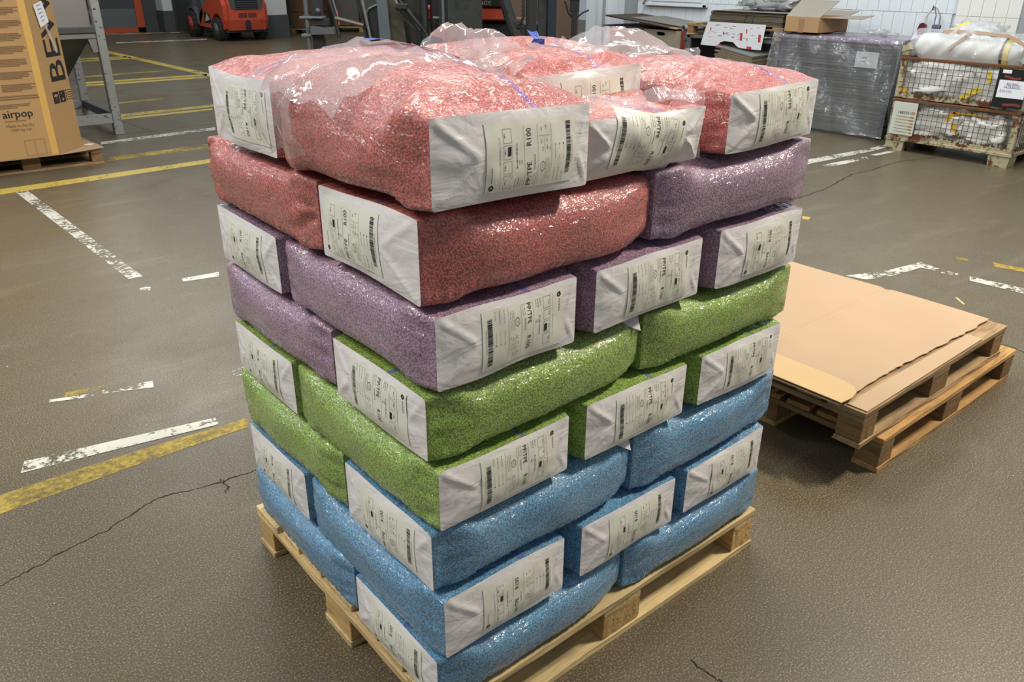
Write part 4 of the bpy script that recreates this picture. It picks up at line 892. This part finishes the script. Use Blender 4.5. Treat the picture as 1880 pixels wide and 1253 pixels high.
# ---------------------------------------------------------------- octagonal carton on a pallet (left edge)
OCT = corrugated('octabin_cardboard', srgb(168, 134, 90)); TAPE = plain('tan_tape', srgb(196, 156, 84), .45, var=.05)
t = empty('octagonal_carton', (0, 0, 0), 0, 'tall brown octagonal carton printed airpop, standing on a pallet at the left edge', 'box')
P8 = [(.79, 6.985), (1.055, 7.265), (1.055, 7.80), (.79, 8.07), (.02, 8.07), (-.25, 7.80), (-.25, 7.265), (.02, 6.985)]
for i in range(8):
    a, b_ = Vector(P8[i]), Vector(P8[(i+1) % 8]); c_ = Vector((.40, 7.53)); ai = a+(c_-a).normalized()*.012; bi = b_+(c_-b_).normalized()*.012
    MB().prism([tuple(a), tuple(b_), tuple(bi), tuple(ai)], .152, 1.75).build('side_face', OCT, t)

MB().box(.735, .79, 6.9825, 6.985, .153, 1.75).build('tape', TAPE, t)
def text_front(st, x, z, size, name='print', align='CENTER', mat=INK, y=6.981, bold=0):
    v, f = text_geo(st, size, align)
    vs = [(x+a, y, z+b) for a, b in v]; o = mesh_obj(name, vs, f, mat, t); o['kind'] = 'stuff'
    return o
BRN = plain('brown_print', srgb(120, 95, 64), .7)
text_front('airpop', .545, .498, .090, 'print', mat=INK); text_front('airpop', .547, .4985, .090, 'print', mat=INK, y=6.9808)
text_front('Made in the EU', .545, .420, .034, mat=BRN); text_front('1000 kg net', .545, .385, .034, mat=BRN)
mb = MB(); rng = random.Random(8)
for col_x0, col_w in ((.235, .20), (.475, .26)):
    for k in range(8):
        zt_ = 1.46-k*.100-(.0 if col_x0 > .4 else .03)
        if zt_ < .72: continue
        for l in range(5):
            wd = col_w*rng.uniform(.82, 1.0)*(1 if l < 4 else .7); mb.box(col_x0, col_x0+wd, 6.9812, 6.9822, zt_-l*.0125, zt_-l*.0125+.006)
for z_, x0_, x1_ in ((.665, .16, .73), (.645, .15, .74), (.602, .30, .66), (.590, .30, .65), (.576, .42, .56), (.468, .44, .60)):
    mb.box(x0_, x1_, 6.9812, 6.9822, z_, z_+(.010 if x0_ < .2 else .005))
mb.box(.545, .70, 6.9812, 6.9822, .300, .3015)
for a, b_, c2_, d2 in ((.545, .70, .17, .1715), (.545, .5465, .17, .30), (.6985, .70, .17, .30), (.622, .6232, .17, .30)): mb.box(a, b_, 6.9812, 6.9822, c2_, d2)
o = mb.build('small_print', BRN, t); o['kind'] = 'stuff'
# big rotated lettering on the slanted face
d45 = Vector((1.055-.79, 7.265-6.985, 0)).normalized(); n45 = Vector((d45.y, -d45.x, 0)); o45 = Vector((.79, 6.985, 0))
def on45(s_, z, off=.0015): p = o45+d45*s_+n45*off; return (p.x, p.y, z)
v, f = text_geo('BEWI', .315); vs = [on45(.345-y*1.0, .725+x*1.14) for x, y in v]; o = mesh_obj('print', vs, f, plain('print_black', srgb(36, 33, 32), .6, var=0), t); o['kind'] = 'stuff'
vs = [on45(.348-y*1.0, .731+x*1.14, .0012) for x, y in v]; o = mesh_obj('print', vs, f, MATS['print_black'], t); o['kind'] = 'stuff'
mb = MB()
def r45(s0, s1, z0_, z1_, off=.0016):
    vs = [on45(s0, z0_, off), on45(s1, z0_, off), on45(s1, z1_, off), on45(s0, z1_, off)]; mb.add(vs, [(0, 1, 2, 3)])
r45(.10, .185, .570, .668); r45(.195, .280, .570, .668)
for k in range(4): r45(.292, .306, .580+k*.024, .595+k*.024)
for k in range(5): r45(.320, .385, .580+k*.020, .585+k*.020)
o = mb.build('symbol_boxes', MATS['print_black'], t); o['kind'] = 'stuff'
mb = MB(); CBC = (.142, .628)
pts = [on45(CBC[0]+.028*math.cos(a*PI/8), CBC[1]+.022*math.sin(a*PI/8), .0024) for a in range(9)]; mb.add(pts, [tuple(range(9))])
r45(.1405, .1435, .588, .630, .0024); pts = [on45(.238+.014*math.cos(a*PI/5), .595+.012*math.sin(a*PI/5), .0024) for a in range(10)]; mb.add(pts, [tuple(range(10))])
pts = [on45(.228+.012*math.cos(a*PI/5), .643+.010*math.sin(a*PI/5), .0024) for a in range(6)]; mb.add(pts, [tuple(range(6))])
o = mb.build('symbol_marks', OCT, t); o['kind'] = 'stuff'
pallet(-.02, 7.12, 0, 1.2, 1.0, 'brown pallet under the tall octagonal carton', (OW, OWY, OWZ), rnd=33)
t = empty('slip_sheet', (0, 0, 0), 0, 'brown cardboard slip sheet sticking out at the corner under the octagonal carton', 'cardboard')
MB().prism([(-.0, 6.99), (.80, 6.985), (1.19, 7.09), (1.185, 7.30), (1.10, 7.75), (.9, 8.1), (0, 8.1)], .1455, .1505).build('sheet', CB, t)
mb = MB(); mb.prism([(1.06, 7.27), (1.10, 7.22), (1.16, 7.27), (1.12, 7.33)], .153, .158); mb.build('torn_corner', plain('torn_paper', srgb(220, 206, 184), .7), t)
t = empty('hang_tag', (0, 0, 0), 0, 'white paper tag with a clear strap taped on the octagonal carton', 'tag')
def tagp(s_, z, off): return on45(s_, z, off)
vs = [tagp(.09, 1.375, .012), tagp(.215, 1.405, .012), tagp(.262, 1.235, .010), tagp(.130, 1.195, .010)]; n4 = [tuple(Vector(q)+n45*.002) for q in vs]
mesh_obj('paper', vs+n4, [(0, 1, 2, 3), (7, 6, 5, 4), (0, 4, 5, 1), (1, 5, 6, 2), (2, 6, 7, 3), (3, 7, 4, 0)], MATS['white_paper'], t)
mb = MB()
for k in range(5):
    a0 = Vector(tagp(.125+.008*k, 1.362-k*.03, .0155)); a1 = Vector(tagp(.19+.004*k, 1.375-k*.03, .0155)); mb.add([a0, a1, a1+Vector((0, 0, .006)), a0+Vector((0, 0, .006))], [(0, 1, 2, 3)])
o = mb.build('tag_print', INKG, t); o['kind'] = 'stuff'
pp = [tagp(.19, 1.21, .016), tagp(.225, 1.12, .02), tagp(.255, 1.04, .02), tagp(.27, .985, .02)]
ribbon(pp, .030, .003, tuple(n45)).build('strap', FILMH, t)

# ---------------------------------------------------------------- galvanised hopper in its frame
GAL = plain('worn_galvanised', srgb(150, 152, 152), .45, .35, var=.08, dirt=srgb(50, 50, 50), dlo=.60, dhi=.64, dscale=14, stretch=(1, 1, 2.5))
HOP = plain('hopper_sheet_metal', srgb(120, 118, 106), .30, .85, var=.12, vscale=3, bs=.06, bscale=8); HOPL = plain('hopper_bright_panel', srgb(164, 160, 158), .28, .7, var=.12, vscale=2)
DKG = plain('dark_grey_steel', srgb(80, 84, 84), .5, .4)
t = empty('steel_hopper', (0, 0, 0), 0, 'galvanised steel hopper in a scuffed four-legged frame behind the octagonal carton', 'hopper')
for x in (.72, 1.67):
    for y in (8.51, 9.75): MB().box(x-.0, x+.085, y, y+.085, .0 if 0 else .0, 2.0, c=.005).build('leg', GAL, t)
for x in (.72, 1.67):
    for y in (8.51, 9.75): MB().box(x-.004, x+.089, y-.004, y+.089, 0, .115, c=.004).build('foot_sleeve', GAL, t)
for z in (.125, ):
    MB().box(.80, 1.67, 8.52, 8.58, z, z+.10, c=.003).build('base_rail', GAL, t); MB().box(.80, 1.67, 9.76, 9.82, z, z+.10, c=.003).build('base_rail', GAL, t)
    for x in (.735, 1.68): MB().box(x, x+.06, 8.59, 9.75, z+.01, z+.10, c=.003).build('base_rail', DKG, t)
MB().tube([(.8, 8.62, .15), (1.66, 9.7, .17)], .008, 6).build('cross_cable', STEEL, t); MB().box(1.2, 1.42, 9.2, 9.4, .13, .30, c=.004).build('outlet_box', DKG, t)
MB().box(.80, 1.67, 8.515, 8.59, 1.045, 1.10, c=.003).build('ring_beam', DKG, t); MB().box(.80, 1.67, 9.76, 9.83, 1.045, 1.10, c=.003).build('ring_beam', DKG, t)
for x in (.735, 1.68): MB().box(x, x+.06, 8.59, 9.75, 1.045, 1.10, c=.003).build('ring_beam', DKG, t)
MB().box(.80, 1.67, 8.53, 8.59, .99, 1.04, c=.003).build('flange', HOPL, t)
vs = [(.81, 8.60, 1.04), (1.66, 8.60, 1.04), (1.66, 9.74, 1.04), (.81, 9.74, 1.04), (1.10, 9.0, .50), (1.36, 9.0, .50), (1.36, 9.3, .50), (1.10, 9.3, .50)]
mesh_obj('cone', vs, [(0, 1, 5, 4), (1, 2, 6, 5), (2, 3, 7, 6), (3, 0, 4, 7)], HOP, t)
MB().box(.81, 1.655, 8.595, 9.745, 1.10, 1.9, c=.004).build('upper_bin', HOPL, t)
mb = MB(); mb.prism([(1.585, .985), (1.665, .985), (1.665, .855), (1.615, .855)], 8.53, 8.60, 'y'); mb.build('gusset_plate', HOPL, t)

# ---------------------------------------------------------------- forklifts
FRED = plain('forklift_red', srgb(188, 76, 50), .45, var=.06, dirt=srgb(70, 44, 34), dlo=.66, dhi=.74, dscale=3.5)
FBLK = plain('forklift_black', srgb(34, 35, 37), .45, var=.15); FGRY = plain('forklift_grey', srgb(74, 78, 82), .5, var=.08)
TYRE = plain('tyre_rubber', srgb(40, 38, 36), .85, var=.15, bs=.5, bscale=30); RIMG = plain('rim_grey', srgb(104, 104, 102), .5, .4); RIMR = plain('rim_red', srgb(150, 60, 50), .5)
def wheel(parent, x, y, r_, wd, rim, side=-1):
    M = Matrix.Translation((x, y, r_)) @ Matrix.Rotation(PI/2, 4, 'Y')
    ty = MB().lathe([(r_*.62, -wd/2), (r_*.93, -wd/2), (r_, -wd*.36), (r_, wd*.36), (r_*.93, wd/2), (r_*.62, wd/2)], 32, M).build('wheel', TYRE, parent, True)
    b = MB().lathe([(r_*.60, -wd/2-.004), (r_*.56, -wd/2+.02), (r_*.22, -wd/2+.03), (r_*.20, -wd/2-.015), (r_*.02, -wd/2-.018)], 24, M); b.build('rim', rim, ty, True)
    tb = MB()
    for k in range(16):
        Mk = Matrix.Translation((x, y, r_)) @ Matrix.Rotation(2*PI*k/16, 4, 'X'); tb.box(-wd/2-.002, wd/2+.002, -.022, .022, r_*.97, r_*1.025, Mk)
    tb.build('tread', TYRE, ty); return ty
t = empty('forklift', (0, 0, 0), 0, 'orange-red forklift seen from behind, parked in front of the far white column', 'forklift')
X0, X1 = 7.42, 8.56
arc = lambda yc, zc, R_, a0, a1, n: [(yc+R_*math.cos(a0+(a1-a0)*i/n), zc+R_*math.sin(a0+(a1-a0)*i/n)) for i in range(n+1)]
prof = [(19.66, .26), (19.60, .50), (19.60, .86), (19.72, 1.06), (20.5, 1.10), (20.9, .95), (21.35, .62), (21.45, .26)]+arc(20.16, .27, .36, 0, PI, 10)[0:11]
MB().prism([(a, b_) for a, b_ in prof], X0+.10, X1-.10, 'x').build('counterweight', FRED, t)
for xa, xb in ((X0, X0+.1), (X1-.1, X1)):   # rounded cheeks
    pr = [(19.76, .30), (19.70, .50), (19.70, .84), (19.82, .98), (20.5, 1.02), (20.85, .88), (21.30, .58), (21.40, .30)]+arc(20.16, .27, .37, 0, PI, 10)
    MB().prism(pr, xa, xb, 'x').build('side_cheek', FRED, t)
MB().box(X0+.28, X1-.28, 19.585, 19.61, .74, 1.02, c=.01).build('radiator_grille', FBLK, t)
for k in range(5): MB().box(X0+.30, X1-.30, 19.572, 19.59, .76+k*.052, .772+k*.052).build('grille_bar', FGRY, t)
MB().prism([(X0+.16, .80), (X0+.28, .73), (X0+.28, 1.04), (X0+.13, 1.04)], 19.58, 19.62, 'y').build('grille_cheek', FGRY, t); MB().prism([(X1-.16, .80), (X1-.28, .73), (X1-.28, 1.04), (X1-.13, 1.04)], 19.58, 19.62, 'y').build('grille_cheek', FGRY, t)
MB().box(X0+.34, X1-.34, 19.590, 19.602, .56, .66, c=.004).build('tow_slot', plain('deep_red_recess', srgb(110, 40, 28), .7), t); MB().tube([(7.99, 19.585, .50), (7.99, 19.585, .70)], .012, 6).build('tow_pin', STG, t)
MB().prism([(7.93, .26), (8.05, .26), (8.05, .46), (7.99, .50), (7.93, .46)], 19.592, 19.62, 'y').build('lower_notch', FBLK, t)
MB().box(X0+.05, X1-.05, 19.75, 21.4, .2, .3).build('chassis', FBLK, t)
wheel(t, 7.46, 20.16, .27, .20, RIMG); wheel(t, 8.52, 20.16, .27, .20, RIMG); wheel(t, 7.46, 21.85, .33, .24, RIMR); wheel(t, 8.52, 21.85, .33, .24, RIMR)
MB().prism([(21.05, .62), (21.35, .30), (21.35, .95), (21.1, 1.0)], X0+.0, X0+.09, 'x').build('step_panel', FGRY, t)
for xa in (X0-.02, X1-.10):
    b = MB(); b.prism(arc(21.85, .33, .44, .1, PI-.0, 10)+arc(21.85, .33, .38, PI, .1, 10), xa, xa+.14, 'x'); b.build('mudguard', FGRY, t)
MB().box(X0+.08, X1-.08, 21.3, 22.2, .45, .62).build('floor_plate', FBLK, t); MB().box(X0+.1, X1-.1, 21.95, 22.2, .62, 1.2, c=.02).build('dashboard', FGRY, t)
MB().box(X0+.3, X1-.3, 20.7, 21.2, 1.05, 1.2, c=.04).build('seat', FBLK, t); MB().box(X0+.32, X1-.32, 20.62, 20.75, 1.18, 1.6, c=.04).build('seat_back', FBLK, t)
for x in (X0+.12, X1-.12):
    MB().tube([(x, 20.1, 1.05), (x, 20.35, 2.1), (x, 21.6, 2.12), (x, 22.15, 1.0)], .035, 8).build('guard_post', FBLK, t)
for k in range(6): MB().box(X0+.12, X1-.12, 20.4+k*.22, 20.44+k*.22, 2.10, 2.14).build('roof_bar', FBLK, t)
for x in (X0+.25, X1-.33): MB().box(x, x+.08, 22.25, 22.36, .08, 2.2, c=.005).build('mast_rail', FBLK, t)
for x in (X0+.28, X1-.40): MB().box(x, x+.12, 22.42, 23.5, .04, .08).build('fork', FBLK, t)
MB().prism([(20.62, .48), (20.95, .42), (20.80, .62)], X0-.006, X0, 'x').build('decal', plain('white_decal', srgb(190, 186, 180), .5), t)
MB().prism([(20.52, .40), (21.02, .38), (20.98, .66), (20.62, .60)], X0-.004, X0-.001, 'x').build('decal_ground', FBLK, t)

# frame aligned with the view for the two trucks behind the stack: x right, y away, z up
VR = math.radians(-39.87); VX, VY = Vector((.7675, -.6410, 0)), Vector((.6410, .7675, 0))
def vroot(name, D, S, label, cat, group=None, rz=0.0):
    p = Vector((-.7048, -1.0734, 0))+VY*D+VX*S; return empty(name, p, VR+rz, label, cat, group)
MASTC = plain('mast_steel', srgb(52, 56, 58), .45, .4, var=.2, dirt=srgb(26, 27, 28), dlo=.5, dhi=.7, dscale=6); MASTL = plain('mast_light_steel', srgb(96, 106, 112), .4, .5, var=.1)
GRS = plain('greasy_steel', srgb(70, 68, 58), .5, .4, var=.25, vscale=12, bs=.4, bscale=30)
t = vroot('forklift', 7.6, 0, 'black-masted forklift with a red body behind the stack, facing the camera', 'forklift')
def vb(n, px0, px1, z0_, z1_, y0, y1, mt, c=.004): return MB().box((px0-940)*.00482, (px1-940)*.00482, y0, y1, z0_, z1_, c=c).build(n, mt, t)
vb('mast_plate', 822, 886, .1, 2.3, 0, .05, MASTC); vb('mast_rail', 806, 822, .1, 2.3, .02, .14, FBLK); vb('mast_rail', 812, 817, .1, 2.3, -.01, .02, MASTL)
vb('mast_rail', 966, 986, .1, 2.3, .0, .12, FBLK); vb('mast_rail', 988, 1004, .1, 2.3, .02, .10, MASTC); vb('mast_rail', 1006, 1022, .1, 2.3, .0, .08, plain('blue_black_steel', srgb(40, 50, 60), .4, .4))
mb = MB(); n_ = 16
for k in range(n_): mb.box((960-940)*.00482-.012, (960-940)*.00482+.012, -.02, -.005, .95+k*.035, .975+k*.035, c=.004)
o = mb.build('lift_chain', GRS, t); o['kind'] = 'stuff'
MB().tube([((922-940)*.00482, -.02, 1.50), ((936-940)*.00482, -.02, 1.3), ((950-940)*.00482, -.02, 1.12)], .052, 10).build('tilt_arm', MASTC, t)
MB().tube([((960-940)*.00482, -.06, 1.6), ((961-940)*.00482, -.08, 1.38), ((962-940)*.00482, -.08, 1.30), ((956-940)*.00482, -.07, 1.24), ((948-940)*.00482, -.06, 1.23)], .012, 8).build('hose', MATS['black_rubber'], t)
MB().box((942-940)*.00482, (958-940)*.00482, -.07, -.02, 1.20, 1.27, c=.008).build('hose_clamp', FBLK, t)
MB().box(-.62, .30, .55, 1.0, .2, 1.23, c=.03).build('front_cowl', FBLK, t); vb('red_hood', 760, 935, 1.235, 1.348, .5, 1.0, FRED, .012); vb('upper_cowl', 860, 935, 1.352, 1.6, .48, 1.0, FBLK, .01)
vb('red_side', 790, 822, 1.10, 1.26, .3, .42, FRED, .02); vb('dark_cowl', 786, 806, 1.0, 2.2, .25, .35, FBLK, .01)
v, f = text_geo('Linde', .075); o = mesh_obj('print', [((878-940)*.00482-.055+a, .475, 1.372+b_) for a, b_ in v], f, plain('pale_grey_lettering', srgb(150, 150, 146), .5), t); o['kind'] = 'stuff'
MB().tube([((792-940)*.00482, .2, 1.27), ((806-940)*.00482, .2, 1.27), ((812-940)*.00482, .2, 1.20)], .012, 6).build('lamp_bracket', STG, t)
MB().lathe([(.0, 0), (.03, .01), (.032, .05), (0, .055)], 14, Matrix.Translation(((803-940)*.00482, .2, 1.18))).build('lamp', FBLK, t)
for x in (-.60, .38): wheel(t, x, .9, .30, .22, RIMG); wheel(t, x, 2.5, .27, .2, RIMG)
MB().box(-.55, .33, .6, 2.8, .25, .9, c=.03).build('chassis', FBLK, t)
for x in (-.55, .40): MB().tube([(x, .7, 1.2), (x, 1.1, 2.2), (x, 2.2, 2.2), (x, 2.6, .9)], .035, 8).build('guard_post', FBLK, t)
MB().box(-.55, .35, 1.9, 2.9, .85, 1.15, c=.05).build('rear_hood', FRED, t)
for x in (-.35, .12): MB().box(x-.06, x+.06, -1.1, -.02, .03, .07).build('fork', FBLK, t)

t = vroot('forklift', 7.7, -1.35, 'black forklift seen from the side behind the stack, with slanted guard bars and mast', 'forklift')
def sx(px): return (px-940)*.00482+1.35
def tb_(n, pts, r_, mt, y=0.0): return MB().tube([(sx(px), y, z) for px, z in pts], r_, 8).build(n, mt, t)
ZP = lambda py: 1.43-py*.0043
tb_('guard_post', [(596, 1.55), (612, ZP(37)), (617, 1.1)], .017, FBLK); tb_('guard_post', [(604, 1.55), (616, ZP(30))], .008, STEEL)
tb_('step_bar', [(612, ZP(38)), (664, ZP(52))], .020, plain('brownish_steel', srgb(96, 88, 80), .4, .5))
tb_('guard_post', [(651, 1.55), (668, 1.1)], .016, FBLK, .02); tb_('guard_post', [(660, 1.55), (676, 1.1)], .013, STEEL, -.01)
mb = MB(); mb.prism([(sx(672), .9), (sx(668), ZP(30)), (sx(674), ZP(20)), (sx(690), ZP(12)), (sx(702), ZP(10)), (sx(706), .9)], .05, .3, 'y'); mb.build('seat_back', FBLK, t)
tb_('seat_rim', [(671, ZP(60)), (669, ZP(30)), (674, ZP(20)), (690, ZP(12))], .010, MASTL, .04)
mb = MB(); mb.prism([(sx(689), 2.0), (sx(707), 2.0), (sx(722), .2), (sx(700), .2)], -.05, .06, 'y'); mb.build('mast_rail', MASTL, t)
mb = MB(); mb.prism([(sx(707), 2.0), (sx(724), 2.0), (sx(760), .2), (sx(722), .2)], .0, .12, 'y'); mb.build('mast_channel', GRS, t)
mb = MB(); mb.prism([(sx(724), 2.0), (sx(782), 2.0), (sx(782), .2), (sx(752), .2)], .10, .16, 'y'); mb.build('mast_plate', FBLK, t)
tb_('mast_rail', [(774, 2.0), (779, .3)], .03, MASTC, .05); tb_('cylinder', [(733, ZP(0)), (780, ZP(62)), (786, 1.1)], .014, MASTC, -.08); tb_('cylinder', [(743, ZP(12)), (770, ZP(60))], .022, FBLK, -.06)
MB().box(sx(729), sx(750), -.12, -.03, ZP(20), ZP(8), c=.01).build('cylinder_clamp', FBLK, t)
tb_('hose', [(727, ZP(15)), (740, ZP(35)), (752, ZP(47)), (762, ZP(58))], .007, MATS['black_rubber'], -.10)
tb_('silver_hose', [(725, ZP(-8)), (731, ZP(9))], .012, STG, -.10)
tb_('upright', [(559, 2.0), (560, .3)], .020, MASTL); MB().box(sx(566), sx(586), .02, .12, .3, 2.0, c=.004).build('upright_channel', FBLK, t)
MB().box(sx(547), sx(590), -.03, .12, ZP(39), ZP(35), c=.002).build('flange', STG, t); MB().box(sx(548), sx(566), -.03, .08, ZP(74), ZP(69), c=.002).build('flange', STG, t)
MB().box(sx(566), sx(598), -.0, .10, ZP(53), ZP(40), c=.004).build('battery_box', FBLK, t); MB().prism([(sx(566), ZP(70)), (sx(612), ZP(68)), (sx(608), ZP(58)), (sx(568), ZP(53))], -.06, .10, 'y').build('step_box', FGRY, t)
tb_('knob_stem', [(581, ZP(39)), (581, ZP(26))], .010, FBLK); MB().lathe([(.001, -.024), (.017, -.017), (.024, 0), (.017, .017), (.001, .024)], 14, Matrix.Translation((sx(581), 0, ZP(24)))).build('knob', FGRY, t, True)
MB().box(sx(566), sx(770), .3, 1.2, .25, .85, c=.03).build('chassis', FBLK, t)
for x in (sx(600), sx(740)): wheel(t, x, .35, .30, .22, RIMG); wheel(t, x, 1.3, .30, .22, RIMG)
MB().box(sx(600), sx(700), .45, 1.2, .85, 1.0, c=.03).build('hood', FBLK, t)
tb_('hazard_pole', [(603.5, ZP(26)), (606, ZP(56))], .008, plain('red_white_tape', srgb(170, 60, 60), .5), .3)

# ---------------------------------------------------------------- goods far behind the trucks
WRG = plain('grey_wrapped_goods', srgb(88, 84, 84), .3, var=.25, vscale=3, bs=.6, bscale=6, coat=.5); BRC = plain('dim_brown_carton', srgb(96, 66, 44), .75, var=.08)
YPL = plain('yellow_pallet', srgb(170, 140, 60), .7)
t = vroot('pallet_load', 24.0, -5.55, 'brown cartons on a pallet far behind, beside the white column', 'pallet load')
for i in range(2):
    for k in range(3): MB().box(-.62+i*.46, -.17+i*.46, 0, .8, .15+k*.42, .56+k*.42, c=.008).build('carton', BRC, t)
MB().box(-.62, .30, 0, .8, .11, .145).build('pallet_deck', OW, t)
for x in (-.62, -.21, .20): MB().box(x, x+.1, 0, .8, 0, .11).build('pallet_block', OWZ, t)
t = vroot('pallet_load', 25.0, -4.6, 'grey film-wrapped goods on a yellow pallet far behind, between the forklift bars', 'pallet load')
for i in range(2): MB().box(-.62+i*.82, .17+i*.82, 0, .9, .16, 1.9, c=.03).build('wrapped_goods', WRG, t)
MB().box(-.62, 1.02, 0, .9, .11, .15).build('pallet_deck', YPL, t)
for x in (-.62, .15, .90): MB().box(x, x+.12, 0, .9, 0, .11).build('pallet_block', YPL, t)
t = vroot('octagonal_carton', 11.0, -.02, 'brown octagonal carton behind the trucks, left of the white column', 'box')
P8b = [(-.22, 0), (.62, 0), (.9, .28), (.9, .8), (.62, 1.1), (-.22, 1.1), (-.40, .8), (-.40, .28)]
for i in range(8):
    a, b_ = Vector(P8b[i]), Vector(P8b[(i+1) % 8]); c_ = Vector((.25, .55)); ai = a+(c_-a).normalized()*.012; bi = b_+(c_-b_).normalized()*.012
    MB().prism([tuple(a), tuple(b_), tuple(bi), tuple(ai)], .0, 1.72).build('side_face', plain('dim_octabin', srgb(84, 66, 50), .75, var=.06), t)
mb = MB(); mb.grid(lambda u, v: (-.42+.30*u, -.03-.02*math.sin(u*17+v*23), 1.7*v), 10, 40); mb.build('film_wrap', FILMG, t, True)
t = vroot('black_stand', 9.6, .70, 'black Y-shaped stand in front of the brown octagonal carton', 'stand')
BS_ = MATS['black_rubber']
MB().box(-.03, .03, 0, .06, 0, 1.25, c=.003).build('post', BS_, t); MB().tube([(0, .03, 1.17), (-.07, .03, 1.24), (-.11, .03, 1.36)], .010, 6).build('arm', BS_, t); MB().tube([(0, .03, 1.17), (.09, .03, 1.24), (.16, .03, 1.27)], .010, 6).build('arm', BS_, t)
MB().box(-.05, .05, 0, .08, 1.25, 1.42, c=.003).build('head', BS_, t); MB().box(-.25, .25, -.15, .2, 0, .02).build('foot', BS_, t); MB().box(-.07, .06, -.01, .02, 1.375, 1.40, c=.002).build('white_cap', MATS['white_paper'], t)
